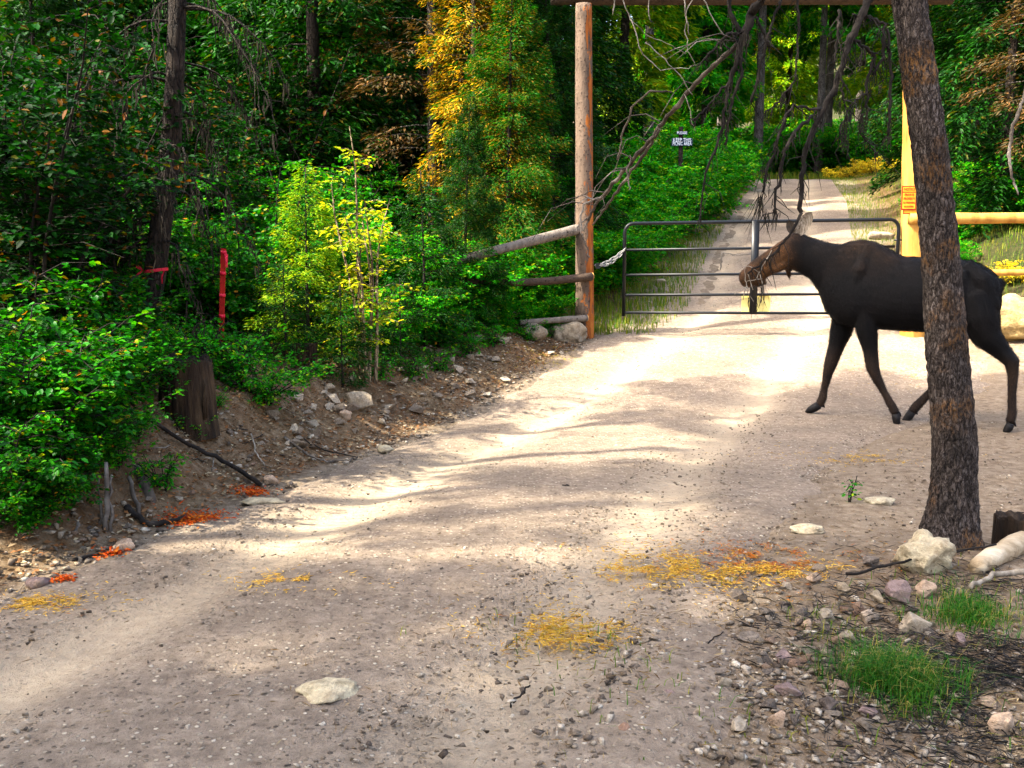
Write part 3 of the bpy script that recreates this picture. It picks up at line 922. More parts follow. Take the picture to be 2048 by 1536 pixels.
def shrub(name, H, R, stems, twigs, leaves, leaf=(.055, .038), seed=0, mat='shrub', bark='twig', shape='oval', spread=.6, lay=.35, low=.15):
    rg = np.random.default_rng(seed)
    mb = MB()
    Ps = []; Ds = []; Ns = []; Ls = []; Ws = []
    for k in range(stems):
        a = rg.random() * 6.283; lean = spread * rg.uniform(.15, 1)
        h = H * rg.uniform(.55, 1.0)
        d = np.array([math.cos(a), math.sin(a), 0])
        o = d * rg.random() * R * .18
        def cur(s): return o + d * (R * lean * s ** 1.3) + np.array([0, 0, h * s * (1 - .12 * s)]) + np.array([math.sin(s * 5 + k), math.cos(s * 4 + k), 0]) * .03 * H * s
        ss = np.linspace(0, 1, 7)
        pts = [cur(s) for s in ss]; pts[0] = pts[0] - np.array([0, 0, .06])
        mb.tube(pts, [max(.0025, .011 * H ** .6 * (1 - .8 * s)) for s in ss], 5, cap=False)
        for t in range(twigs):
            s0 = rg.uniform(low, 1)
            b = cur(s0)
            a2 = a + rg.normal(0, 1.3) if rg.random() < .6 else rg.random() * 6.283
            L = R * rg.uniform(.25, .75) * (1.1 - .55 * s0)
            e = np.array([math.cos(a2), math.sin(a2), rg.uniform(-.15, .6)])
            p = [b, b + e * L * .5 + np.array([0, 0, .02]), b + e * L - np.array([0, 0, .12 * L])]
            mb.tube(p, [.004, .003, .0015], 3, cap=False)
            m = leaves
            f = rg.random(m) * .92 + .08
            P = b[None] + e[None] * (L * f)[:, None] - np.array([0, 0, .12 * L])[None] * (f * f)[:, None] + rg.normal(0, .018 + .02 * R, (m, 3)) * np.array([1, 1, .5])
            sg = np.where(rg.random(m) < .5, 1., -1.)
            perp = np.array([-e[1], e[0], 0])
            D = e[None] * .6 + perp[None] * sg[:, None] * rg.uniform(.3, 1.1, m)[:, None] + rg.normal(0, .3, (m, 3)) + np.array([0, 0, -.15])[None]
            N = np.array([0, 0, 1.])[None] + rg.normal(0, lay, (m, 3))
            Ps.append(P); Ds.append(D); Ns.append(N)
            Ls.append(leaf[0] * rg.uniform(.55, 1.25, m)); Ws.append(leaf[1] * rg.uniform(.6, 1.2, m))
    fol = leaf_mesh('foliage', np.concatenate(Ps), np.concatenate(Ds), np.concatenate(Ns), np.concatenate(Ls), np.concatenate(Ws), M[mat], shape, .12, .15)
    me = bpy.data.meshes.new('stems'); me.from_pydata([tuple(x) for x in mb.v], [], mb.f)
    me.polygons.foreach_set('use_smooth', [True] * len(me.polygons)); me.materials.append(M[bark]); me.update()
    return {'parts': [('stems', me), ('foliage', fol)], 'crown': 1, 'H': H}


PR = {}
PR['fir_tall'] = conifer('fir', 14, .5, 2.6, 160, 560, (.16, .046), .11, .5, 1)
PR['fir_tall2'] = conifer('fir', 16, 1.6, 2.5, 160, 540, (.16, .046), .13, .45, 2)
PR['fir_mid'] = conifer('fir', 7, .5, 1.7, 150, 760, (.085, .019), .065, .5, 3, mat='fir_mixed')
PR['fir_gold'] = conifer('fir', 8, .9, 1.15, 200, 330, (.085, .018), .06, .55, 4, mat='fir_gold', bark='pale_bark')
PR['fir_sparse'] = conifer('fir', 12, 1.5, 1.6, 110, 220, (.11, .028), .085, .35, 5, mat='fir_brown', bark='grey_bark')
PR['fir_young'] = conifer('fir', 2.4, .12, .8, 80, 230, (.062, .017), .028, .22, 6, mat='fir_young', bark='twig')
PR['fir_seedling'] = conifer('fir', 1.2, .06, .5, 50, 170, (.05, .014), .016, .25, 7, mat='fir', bark='twig')
PR['pine_high'] = conifer('pine', 15.5, 8.2, 2.3, 90, 420, (.16, .042), .13, .4, 15)  # crown set high to shade the verge and leave the road sunlit
PR['spruce_far'] = conifer('spruce', 20, 2.0, 3.0, 140, 420, (.30, .085), .2, .55, 8, mat='fir')
PR['spruce_far2'] = conifer('spruce', 22, 7.0, 2.8, 110, 420, (.30, .085), .22, .5, 9, mat='fir_mixed', bark='grey_bark')
PR['tall_shrub'] = shrub('shrub', 2.8, 1.1, 12, 26, 24, (.065, .044), 20, 'shrub_shade', spread=.8)
PR['tall_shrub2'] = shrub('shrub', 2.2, 1.0, 12, 24, 26, (.055, .04), 21, 'shrub', spread=.8)
PR['low_shrub'] = shrub('shrub', .75, .65, 14, 12, 20, (.045, .034), 22, 'shrub', spread=1.0)
PR['low_shrub2'] = shrub('shrub', .55, .55, 11, 10, 18, (.04, .026), 23, 'bush', spread=1.1)
PR['bush'] = shrub('bush', 1.8, 1.2, 18, 22, 34, (.075, .05), 24, 'bush', spread=1.0, low=.05)
PR['sapling'] = shrub('sapling', 2.4, .52, 7, 13, 13, (.05, .03), 25, 'sapling', bark='pale_bark', spread=.75, low=.2)
PR['herb'] = shrub('plant', .42, .3, 9, 6, 9, (.038, .022), 26, 'bush', spread=.8)
PR['sprig'] = shrub('plant', .22, .09, 3, 3, 5, (.03, .016), 27, 'bush', spread=.6)
PR['flower_shrub'] = shrub('plant', .6, .5, 12, 8, 14, (.06, .04), 28, 'yellow_leaf', spread=1.0)


def place(proto, name, label, cat, x, y, s=1.0, rz=None, group=None, mat=None, bark=None, sz=None, lean=(0, 0), z=None):
    pr = PR[proto]
    o = thing(name, label, cat, (x, y, (g1(x, y) if z is None else z) - .02), random.uniform(0, 6.28) if rz is None else rz, group)
    o.scale = (s, s, sz or s)
    o.rotation_euler.x, o.rotation_euler.y = lean
    tk = None
    for k, (nm, me) in enumerate(pr['parts']):
        c = link(nm, me, tk if nm == 'branches' else o)
        if nm == 'trunk': tk = c
        mm = mat if k == pr['crown'] else bark
        if mm:
            c.material_slots[0].link = 'OBJECT'; c.material_slots[0].material = M[mm]
    return o


def placepx(proto, name, label, cat, u, d, **k):
    x = (u - 1024) / F * d
    return place(proto, name, label, cat, x, d, **k)


# ------------------------------------------------------------------ forest, left of the road
placepx('fir_gold', 'golden_fir', 'golden dying fir with thin pale trunk left of the gate', 'tree', 950, 15.5, s=1.0, rz=1.0)
placepx('fir_mid', 'green_fir', 'green fir with yellowing branches in front of the golden fir', 'tree', 1015, 14.6, s=.72, rz=2.0)
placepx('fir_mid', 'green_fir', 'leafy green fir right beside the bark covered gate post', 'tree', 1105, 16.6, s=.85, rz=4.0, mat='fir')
placepx('fir_sparse', 'bare_conifer', 'dark thin conifer with bare lichen grey twigs left of the golden fir', 'tree', 868, 16.0, s=1.0, rz=.6)
placepx('fir_sparse', 'brown_conifer', 'brownish conifer behind the bare thin conifer', 'tree', 770, 19, s=1.05, rz=2.6)
placepx('fir_mid', 'shade_fir', 'dark green fir between the golden fir and the sapling', 'tree', 930, 12.6, s=.42, rz=.2, mat='fir')
dk = 'tall dark fir in the shaded forest left of the road'
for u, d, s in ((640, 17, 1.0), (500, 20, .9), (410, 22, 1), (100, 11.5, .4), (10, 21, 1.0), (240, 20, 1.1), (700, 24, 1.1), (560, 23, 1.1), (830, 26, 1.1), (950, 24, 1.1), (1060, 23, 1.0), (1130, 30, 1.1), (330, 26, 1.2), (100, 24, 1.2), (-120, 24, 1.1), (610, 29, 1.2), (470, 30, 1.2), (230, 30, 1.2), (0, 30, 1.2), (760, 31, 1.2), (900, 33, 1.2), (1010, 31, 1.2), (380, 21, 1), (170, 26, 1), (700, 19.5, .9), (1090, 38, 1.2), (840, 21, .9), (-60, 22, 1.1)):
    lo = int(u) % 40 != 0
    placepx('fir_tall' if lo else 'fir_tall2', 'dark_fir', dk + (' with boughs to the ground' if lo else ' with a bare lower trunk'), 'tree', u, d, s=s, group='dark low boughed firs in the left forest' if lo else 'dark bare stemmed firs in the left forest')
placepx('fir_young', 'young_fir', 'young fir coloured sunlit yellow green behind the bank', 'tree', 615, 9.6, s=.78, rz=.3)
placepx('fir_young', 'young_fir', 'shaded young green fir beside the sunlit coloured young fir', 'tree', 850, 11.4, s=.85, rz=1.3, mat='fir')
placepx('fir_seedling', 'fir_seedling', 'small green fir seedling with bare lower stem above the bank', 'tree', 682, 9.1, s=.8, rz=.9)
placepx('fir_seedling', 'fir_seedling', 'low dark fir seedling next to the timber', 'tree', 570, 9.0, s=.75, rz=2.2)
placepx('fir_seedling', 'fir_seedling', 'fir seedling among the weeds left of the boulders', 'tree', 800, 10.4, s=.8, rz=4.2)
placepx('sapling', 'sapling', 'sapling with leaves coloured sunlit yellow and several pale stems', 'sapling', 735, 9.5, s=1.2, rz=.5)
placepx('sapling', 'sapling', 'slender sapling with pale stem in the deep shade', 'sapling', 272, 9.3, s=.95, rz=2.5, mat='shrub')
sh = 'tall leafy shrub darkened as thicket shade'
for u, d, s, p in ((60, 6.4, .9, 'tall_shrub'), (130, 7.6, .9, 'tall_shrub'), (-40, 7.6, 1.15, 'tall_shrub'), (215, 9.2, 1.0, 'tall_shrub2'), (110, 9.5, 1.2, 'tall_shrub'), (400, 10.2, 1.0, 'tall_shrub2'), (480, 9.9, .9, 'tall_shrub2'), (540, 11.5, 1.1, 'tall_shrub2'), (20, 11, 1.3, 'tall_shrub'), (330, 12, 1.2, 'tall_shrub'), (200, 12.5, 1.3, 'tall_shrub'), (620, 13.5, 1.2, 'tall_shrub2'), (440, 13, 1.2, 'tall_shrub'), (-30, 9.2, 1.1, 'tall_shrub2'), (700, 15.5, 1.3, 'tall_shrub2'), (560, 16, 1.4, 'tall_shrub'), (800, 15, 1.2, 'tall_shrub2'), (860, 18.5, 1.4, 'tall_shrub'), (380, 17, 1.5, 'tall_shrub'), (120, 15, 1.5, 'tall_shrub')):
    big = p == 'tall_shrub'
    c_ = placepx(p, 'tall_shrub', 'tall shrub with large leaves darkened as thicket shade' if big else 'mid green shrub with smaller leaves in the thicket', 'shrub', u, d, s=s, group='large leaved shrubs' if big else 'small leaved shrubs')
gb = 'green leafy bush in the undergrowth behind the left rails'
for u, d, s in ((780, 12.4, .75), (870, 11.9, .6), (930, 13.2, .8), (1000, 13.9, .7), (1060, 14.6, .75), (1120, 15.6, .8), (700, 12.5, .85), (760, 10.9, .5), (990, 12.9, .42), (1075, 13.6, .38)):
    placepx('bush', 'green_bush', gb, 'bush', u, d, s=s, group='bushes behind the left rails')
for u, d, s in ((880, 10.9, .9), (940, 11.6, 1.0), (990, 12.1, .9), (830, 10.2, .9), (1050, 12.8, .8), (760, 9.9, .9), (1100, 13.2, .7), (1140, 13.3, .6)):
    placepx('herb', 'weed', 'leafy green weed at the top of the cut bank', 'plant', u, d, s=s, group='weeds on the bank top')
ls = 'low leafy shrub spilling over the shaded bank'
for u, v, s, p in ((60, 900, 1.0, 'low_shrub'), (170, 840, .9, 'low_shrub'), (20, 1010, .75, 'low_shrub'), (230, 720, .9, 'low_shrub'), (120, 1000, .55, 'low_shrub'), (90, 760, 1.1, 'low_shrub'), (330, 640, .9, 'low_shrub'), (430, 660, .8, 'low_shrub2'), (-40, 860, 1.0, 'low_shrub'), (200, 640, 1.0, 'low_shrub')):
    p0 = hit(u, v)
    place(p, 'low_shrub', ls, 'shrub', p0.x, p0.y, s=s, group='low shrubs on the bank')
for k, (u, v, s) in enumerate(((-20, 940, .8), (70, 980, .6), (150, 930, .65), (215, 880, .55), (250, 800, .6), (160, 760, .8), (30, 820, .9), (290, 740, .55), (110, 860, .8), (200, 700, .8), (40, 700, 1.0), (-10, 640, 1.0), (130, 640, 1.0), (270, 655, .7), (60, 1050, .4), (370, 700, .5), (460, 700, .6), (500, 690, .6), (530, 720, .6))):
    p0 = hit(u, v)
    place('low_shrub' if k % 3 else 'low_shrub2', 'low_shrub', ls, 'shrub', p0.x, p0.y, s=s, group='low shrubs on the bank')
for k, (u, v, s, p_) in enumerate(((430, 690, .9, 'herb'), (470, 720, .8, 'herb'), (400, 700, .8, 'herb'), (330, 720, .9, 'herb'), (300, 700, .9, 'herb'), (560, 715, .8, 'herb'), (610, 700, .8, 'herb'), (660, 690, .8, 'herb'), (720, 700, .7, 'herb'), (280, 760, .9, 'herb'), (240, 930, .6, 'herb'), (270, 880, .6, 'herb'), (800, 690, .8, 'herb'), (450, 760, .7, 'herb'))):
    p0 = hit(u, v); place(p_, 'bank_weed', 'small leafy weed growing along the shady bank top', 'plant', p0.x, p0.y, s=s, group='weeds along the shady bank')
p0 = hit(525, 800); place('low_shrub2', 'low_shrub', 'bright low shrub right of the rotten stump', 'shrub', p0.x, p0.y, s=.85, rz=1)
p0 = hit(325, 975); place('herb', 'small_plant', 'small leafy plant below the long grey stick', 'plant', p0.x, p0.y, s=.7, rz=1)
p0 = hit(392, 870); place('herb', 'small_plant', 'small leafy plant in front of the rotten stump', 'plant', p0.x, p0.y, s=.4, rz=2)
p0 = hit(430, 815); place('herb', 'small_plant', 'small leafy plant right beside the rotten stump', 'plant', p0.x, p0.y, s=.42, rz=3)
p0 = hit(352, 860); place('sprig', 'small_plant', 'tiny sprig at the foot of the rotten stump', 'plant', p0.x, p0.y, s=.7, rz=3)
p0 = hit(1697, 1005); place('sprig', 'green_sprig', 'upright green sprig growing from the bare verge', 'plant', p0.x, p0.y, s=.95, rz=3)

# ------------------------------------------------------------------ forest beyond the gate
bb = 'bright green bush beside the uphill road beyond the gate'
for u, d, s in ((1215, 16.4, .62), (1250, 18, .8), (1290, 20, .9), (1240, 21, 1.1), (1330, 23, 1.0), (1380, 26, 1.15), (1420, 29, 1.2), (1300, 27, 1.2), (1345, 31, 1.3), (1210, 25, 1.2), (1440, 34, 1.1)):
    placepx('bush', 'roadside_bush', bb, 'bush', u, d, s=s, group='bushes along the uphill road')
fb = 'sunlit green bush at the end of the uphill road'
for k, (u, d, s) in enumerate(((1470, 46, 1.5), (1520, 48, 1.5), (1570, 50, 1.6), (1620, 48, 1.5), (1680, 47, 1.5), (1740, 45, 1.5), (1790, 42, 1.4), (1560, 55, 2), (1650, 56, 2), (1750, 53, 2), (1480, 54, 2))):
    placepx('bush', 'far_bush', fb, 'bush', u, d, s=s, group='bushes at the road end')
ft = 'tall conifer in the sunlit forest beyond the road end'
for k, (u, d) in enumerate(((1505, 45), (1625, 47), (1640, 50), (1560, 58), (1450, 50), (1400, 44), (1700, 56), (1770, 50), (1820, 44), (1350, 46), (1290, 40), (1590, 66), (1680, 68), (1500, 64), (1740, 66), (1240, 36), (1180, 42), (1860, 58), (1430, 62), (1330, 58), (1800, 64), (1540, 74), (1640, 78), (1720, 80), (1460, 78), (1380, 74), (1290, 56), (1220, 52), (1900, 48), (1960, 52))):
    pk = 'spruce_far2' if (k <= 2 or k % 2 == 0) else 'spruce_far'
    mk_ = ('fir_mixed', 'bush', 'fir_tint', 'fir_young')[k % 4]
    lk = {'fir_mixed': 'yellowing', 'bush': 'bright green', 'fir_tint': 'dark green', 'fir_young': 'sunlit coloured lime green'}[mk_] + ' conifer ' + ('with a tall bare trunk' if pk == 'spruce_far2' else 'branched to the ground') + ' beyond the road end'
    placepx(pk, 'far_conifer', lk, 'tree', u, d, s=.9 + .2 * random.random(), group=lk.replace(' conifer', ' conifers'), mat=mk_)
# right of the road
rt = 'dark conifer in the forest behind the peeled rails'
for k, (u, d, s) in enumerate(((1990, 19, .9), (1925, 24, 1.0), (2070, 17, .9), (1880, 30, 1.1), (2010, 28, 1.1), (2110, 24, 1.1), (1950, 36, 1.1), (2060, 34, 1.1), (1830, 36, .9), (2040, 44, 1.3), (1990, 48, 1.3), (2100, 42, 1.3), (1920, 55, 1.3))):
    placepx(('fir_tall', 'fir_tall2', 'fir_sparse')[k % 3], 'right_conifer', ('dark low boughed conifer behind the peeled rails', 'dark conifer with bare lower trunk behind the peeled rails', 'thin brownish conifer behind the peeled rails')[k % 3], 'tree', u, d, s=s, group=('low boughed conifers on the right', 'bare stemmed conifers on the right', 'brownish conifers on the right')[k % 3])
for k, (u, d, s) in enumerate(((1905, 19, .6), (1960, 20, .7), (2040, 19, .6), (1880, 17, .45), (1990, 22.5, .7), (2080, 18, .7), (1860, 22, .6))):
    placepx('bush', 'fern_bush', 'low green bush behind the top peeled rail', 'bush', u, d, s=s, group='bushes behind the peeled rails')
for k, (u, d, s) in enumerate(((1985, 15.2, .6), (2030, 15.0, .7), (1950, 15.8, .5))):
    placepx('flower_shrub', 'yellow_plant', 'yellow leaved plant between the peeled rails', 'plant', u, d, s=s, group='yellow plants between the rails')
for k, (u, d, s) in enumerate(((1690, 40, 1.2), (1730, 39, 1.3), (1770, 37, 1.2), (1655, 41.5, 1.0), (1715, 42, 1.2))):
    placepx('flower_shrub', 'yellow_plant', 'sunlit yellow plant at the head of the uphill road', 'plant', u, d, s=s, group='yellow plants by the road head')
# unseen trees added beside and behind the camera to shade the road
for k, (x, y, s) in enumerate(((-4.6, .4, .8), (-5.6, -1.2, .85), (-7.8, .6, .95), (-4.4, -3.4, .85), (-3.2, -1.4, .7), (-6.6, -4, 1.0))):
    place('fir_tall2', 'shade_fir_tree', 'tall fir out of view, added to shade the road', 'tree', x, y, s=s, group='firs shading the road')


for k, (x, y, s) in enumerate(((-4.9, 4.4, .95), (-6.4, 3.1, 1.0), (-3.9, 6.0, .85))):  # unseen pines added as sun blockers for the right of the road
    place('pine_high', 'shade_pine', 'tall bare stemmed pine out of view, its high crown added for shade', 'tree', x, y, s=s, group='high crowned pines added out of view for shade')


# ------------------------------------------------------------------ ground cover (uncountable)
def scatter_leaves(name, label, P2, L, W, mat, shape='oval', up=.15, tilt=.4, seed=0, lift=(0, .05), kind='stuff', cat='litter'):
    rg = np.random.default_rng(seed)
    n = len(P2)
    z = gz(P2[:, 0], P2[:, 1]) + lift[0] + (lift[1] - lift[0]) * rg.random(n)
    inr = (P2[:, 0] > xl(P2[:, 1]) + .1) & (P2[:, 0] < xr(P2[:, 1]) - .2)
    z = z + np.where(inr, .012, .004)
    P = np.column_stack([P2, z])
    a = rg.random(n) * 6.283
    D = np.column_stack([np.cos(a), np.sin(a), up + rg.normal(0, tilt * .5, n)])
    N = np.array([0, 0, 1.])[None] + rg.normal(0, tilt, (n, 3))
    me = leaf_mesh(name, P, D, N, L * rg.uniform(.5, 1.3, n), W * rg.uniform(.6, 1.3, n), M[mat], shape)
    o = link(name, me); o['kind'] = kind; tag(o, label, cat)
    return o


def grass_mesh(name, P2, h, w, mat, seed=0, lean=.5, dz=0):
    rg = np.random.default_rng(seed)
    n = len(P2)
    z = gz(P2[:, 0], P2[:, 1]) + dz
    a = rg.random(n) * 6.283
    hh = h * rg.uniform(.45, 1.15, n)
    ln = lean * rg.uniform(.1, 1, n) * hh
    dx, dy = np.cos(a) * ln, np.sin(a) * ln
    sx, sy = -np.sin(a) * w, np.cos(a) * w
    b = np.column_stack([P2, z])
    mid = b + np.column_stack([dx * .35, dy * .35, hh * .6])
    tip = b + np.column_stack([dx, dy, hh * np.sqrt(np.maximum(.15, 1 - (lean * .6) ** 2)) * .95])
    s = np.column_stack([sx, sy, sx * 0])
    V = np.stack([b - s, b + s, mid + s * .7, mid - s * .7, tip], 1).reshape(-1, 3)
    k = np.arange(n)[:, None] * 5
    Fc = np.concatenate([k + np.array([[0, 1, 2]]), k + np.array([[0, 2, 3]]), k + np.array([[3, 2, 4]])])
    return np_mesh(name, V, Fc, M[mat])


def stuff(me, name, label, cat):
    o = link(name, me); o['kind'] = 'stuff'; tag(o, label, cat); return o


n = 34000
yy = 4 + 24 * RNG.random(n) ** 1.4
tt = 1.0 + 9 * RNG.random(n) ** 1.5
xx = xl(yy) - tt
k = vnoise(xx * .9, yy * .9, 120) > .33
scatter_leaves('ground_cover', 'low green leaves carpeting the forest floor', np.column_stack([xx, yy])[k], .05, .034, 'shrub', seed=3, lift=(.0, .22), cat='ground cover')
n = 20000
yy = 3.2 + 11 * RNG.random(n); xx = xl(yy) - (.05 + 2.2 * RNG.random(n))
scatter_leaves('leaf_litter', 'dead leaves and needles littering the cut bank', np.column_stack([xx, yy]), .035, .018, 'litter', 'diamond', seed=4, lift=(0, .015))
n = 20000
yy = 13.6 + 26 * RNG.random(n) ** 1.2; xx = xl(yy) - (-.75 + 2.0 * RNG.random(n) ** .8)
stuff(grass_mesh('verge_grass', np.column_stack([xx, yy]), .15, .006, 'verge', 7), 'verge_grass', 'olive grass along the left edge of the uphill road', 'grass')
n = 30000
yy = 14.2 + 26 * RNG.random(n) ** 1.1; xx = xr(yy) + (-.7 + 5.4 * RNG.random(n) ** 1.2)
stuff(grass_mesh('verge_grass', np.column_stack([xx, yy]), .12, .004, 'verge', 8), 'verge_grass', 'olive grass on the slope behind the peeled rails', 'grass')
n = 7000
yy = 41 + 10 * RNG.random(n); xx = 8 + 10 * RNG.random(n)
stuff(grass_mesh('verge_grass', np.column_stack([xx, yy]), .4, .012, 'verge', 9), 'verge_grass', 'pale grass at the head of the uphill road', 'grass')


def patch(u, v, du, dv, n, seed):
    rg = np.random.default_rng(seed)
    c = hit(u, v); e = hit(u + du, v); f = hit(u, v - dv); b = hit(u, v + dv)
    rx = abs(e.x - c.x); ry = abs(f.y - b.y) / 2
    return np.column_stack([c.x + rg.normal(0, .5, n) * rx, c.y + rg.normal(0, .5, n) * ry])


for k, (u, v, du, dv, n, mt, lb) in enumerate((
        (1310, 1142, 95, 22, 2200, 'straw', 'straw patch in sun spot yellow nearest the wheel track'),
        (1500, 1150, 120, 16, 1500, 'straw', 'straw strip in sun spot yellow below the rust needle patch'),
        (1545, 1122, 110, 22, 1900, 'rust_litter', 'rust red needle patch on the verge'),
        (1120, 1270, 80, 26, 1700, 'straw', 'straw patch in sun spot yellow on the foreground road'),
        (600, 1168, 70, 9, 700, 'straw', 'thin straw strip in sun spot yellow on the left of the road'),
        (60, 1215, 70, 10, 900, 'straw', 'straw strip in sun spot yellow along the road edge below the pinkish rock'),
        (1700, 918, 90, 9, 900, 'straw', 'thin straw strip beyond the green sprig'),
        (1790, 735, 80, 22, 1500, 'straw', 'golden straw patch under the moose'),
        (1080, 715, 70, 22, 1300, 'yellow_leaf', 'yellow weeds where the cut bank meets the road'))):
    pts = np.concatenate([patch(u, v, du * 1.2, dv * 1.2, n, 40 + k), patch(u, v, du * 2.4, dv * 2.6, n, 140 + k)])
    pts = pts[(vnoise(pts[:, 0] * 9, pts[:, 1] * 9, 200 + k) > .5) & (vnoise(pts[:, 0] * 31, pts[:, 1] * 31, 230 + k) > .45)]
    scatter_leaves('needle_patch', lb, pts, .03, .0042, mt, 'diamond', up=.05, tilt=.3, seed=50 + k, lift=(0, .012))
for k, (u, v, du, dv, n, lb) in enumerate((
        (390, 1043, 62, 16, 700, 'bright orange rotten wood crumbs at the foot of the bank'),
        (505, 988, 45, 9, 350, 'orange wood crumbs beside the white edge rock'),
        (225, 1112, 30, 10, 200, 'orange crumbs under the pale edge rock'),
        (130, 1168, 20, 6, 120, 'small orange crumbs beside the pinkish rock'))):
    scatter_leaves('orange_debris', lb, patch(u, v, du, dv, n, 70 + k), np.where(np.arange(n) % 7 == 0, .045, .018), .011, 'orange_chip', 'diamond', up=.15, tilt=.6, seed=80 + k, lift=(0, .02))
n = 2600
cx = RNG.normal(1.3, .9, n); cy = RNG.normal(3.5, .7, n)
scatter_leaves('dry_litter', 'dry stalks and needles scattered over the verge', np.column_stack([cx, cy])[cy > 2.2], .045, .004, 'dry_stalk', 'diamond', seed=91, lift=(0, .015))
n = 9000
cx = RNG.normal(1.75, .38, n); cy = RNG.normal(3.1, .5, n)
k = (cy > 2.1) & (cx > .85) & (vnoise(cx * 3, cy * 3, 140) > .3)
scatter_leaves('needle_litter', 'dark needles and stalks matted under the grass tufts', np.column_stack([cx, cy])[k], .07, .0035, 'dark_litter', 'diamond', up=.12, seed=92, lift=(0, .03))
n = 1300
cx = RNG.normal(1.25, .55, n); cy = RNG.normal(3.5, .35, n)
stuff(grass_mesh('sparse_grass', np.column_stack([cx, cy])[(cy > 2.3) & (vnoise(cx * 2.5, cy * 2.5, 130) > .5)], .07, .002, 'verge', 12, 1.2), 'sparse_grass', 'sparse dry grass between the rubble and the road', 'grass')
for u, v, w, hgt, n, lb, sd in ((1795, 1385, .15, .15, 2200, 'dense bright green grass tuft in front of the rubble', 1), (1945, 1240, .17, .085, 1500, 'short green grass tuft below the curved pale branch', 2)):
    c = hit(u, v)
    rg = np.random.default_rng(sd)
    o = thing('grass_tuft', lb, 'grass tuft', c)
    rr_ = rg.standard_t(3.0, n).clip(-4, 4) * .4; r2_ = rg.standard_t(3.0, n).clip(-4, 4) * .38
    gm_ = grass_mesh('blades', np.column_stack([c.x + rr_ * w, c.y + .03 + r2_ * w]), hgt, .0016, 'grass', sd, 1.3, -.01)
    gm_.transform(Matrix.Translation(-c)); link('blades', gm_, o)


# ------------------------------------------------------------------ gate, posts, rails
GD = 13.5


def jitlog(seed, amp=.05):
    def f(p, a, i):
        return 1 + amp * mn.noise(Vector((math.cos(a) * 1.3 + seed, math.sin(a) * 1.3, i * .35)))
    return f


def log_between(a, b, r0, r1, n=14, bow=0, k=12, seed=0, amp=.08):
    a = Vector(a); b = Vector(b)
    pts = [a.lerp(b, i / (n - 1)) + Vector((0, 0, -bow * math.sin(math.pi * i / (n - 1)))) for i in range(n)]
    mb = MB(); mb.tube(pts, [r0 + (r1 - r0) * i / (n - 1) for i in range(n)], k, True, jitlog(seed, amp))
    return mb


# left post
pb = hit(1170, 678); pb = Vector((at(1170, 678, GD).x, GD, g1(at(1170, 678, GD).x, GD)))
ptop = at(1167, 8, GD)
post = thing('gate_post', 'tall bark covered log post with rust streaks at the gate', 'post', pb)
mb = log_between(pb - Vector((0, 0, .3)), ptop, .128, .108, 30, k=18, seed=3, amp=.05)
part(mb, 'shaft', M['post_log'], post)
mb = MB()
for k in range(7):                                   # stripped bark: orange heartwood strips
    z0 = random.uniform(.2, 4.2); L = random.uniform(.25, .9); x0 = random.uniform(.035, .09)
    zb = pb.z + z0
    pts = [Vector((pb.x + (ptop.x - pb.x) * (z0 + L * t) / 4.5 + x0 + random.uniform(-.008, .008), GD - math.sqrt(max(.0, .122 ** 2 - x0 ** 2)) - .004 + .003 * (z0 + L * t), zb + L * t)) for t in (0, .25, .5, .75, 1)]
    mb.strip(pts, [.004, .016, .022, .014, .003], (math.cos(.6), .5, 0))
part(mb, 'stripped_patch', M['orange_wood'], post)
# right post, peeled
qb = Vector((at(1826, 682, GD).x, GD, g1(at(1826, 682, GD).x, GD)))
qtop = at(1830, 8, GD); qtop = Vector((qtop.x, GD, ptop.z))
rpost = thing('gate_post', 'peeled yellow log post carrying the notice sign', 'post', qb)
part(log_between(qb - Vector((0, 0, .3)), qtop, .165, .135, 30, k=20, seed=8, amp=.05), 'shaft', M['peeled_log'], rpost)
# header log over both posts
hd = thing('header_log', 'thick log beam lying across the tops of both gate posts', 'beam', Vector(((ptop.x + qtop.x) / 2, GD, ptop.z)))
hz = ptop.z + .105
part(log_between((ptop.x - .42, GD + .05, hz + .015), (qtop.x + .5, GD + .05, hz + .015), .125, .115, 24, k=16, seed=14, amp=.05), 'log', M['dark_rail'], hd)

# left rails
r1a, r1b = at(1160, 457, GD - .02), at(888, 528, 12.2)
r = thing('fence_rail', 'sloping pale log rail propped high against the bark covered post', 'rail', r1b)
part(log_between(r1a, r1b, .070, .052, 20, seed=21), 'log', M['grey_rail'], r)
r2a, r2b = at(1184, 553, GD - .16), at(905, 561, 12.6)
r = thing('fence_rail', 'sagging dark rail with cut end at mid height of the post', 'rail', r2b)
part(log_between(r2a, r2b, .055, .04, 20, bow=.05, seed=22), 'log', M['dark_rail'], r)
e = (r2a - r2b).normalized()
mb = MB(); mb.tube([r2a - e * .001, r2a + e * .006], .053, 14); part(mb, 'cut_end', M['cut_wood'], r)
r3a, r3b = at(1174, 636, GD - .15), at(1040, 645, 13.0)
r = thing('fence_rail', 'short lowest rail resting on the boulders by the post', 'rail', r3b)
part(log_between(r3a, r3b, .045, .035, 14, seed=23), 'log', M['grey_rail'], r)
e = (r3a - r3b).normalized()
mb = MB(); mb.tube([r3a - e * .001, r3a + e * .006], .044, 14); part(mb, 'cut_end', M['cut_wood'], r)
# right rails
for v, rad, lb, zz, dd in ((437, .075, 'thick peeled top rail running right from the peeled post', 0, 13.36), (546, .045, 'thin peeled lower rail behind the moose rump', 1, 13.36)):
    a = at(1818, v, dd); b = at(2260, v - 2, dd)
    r = thing('fence_rail', lb, 'rail', a)
    part(log_between(a, b, rad, rad * .9, 24, seed=30 + zz), 'log', M['peeled_log'], r)
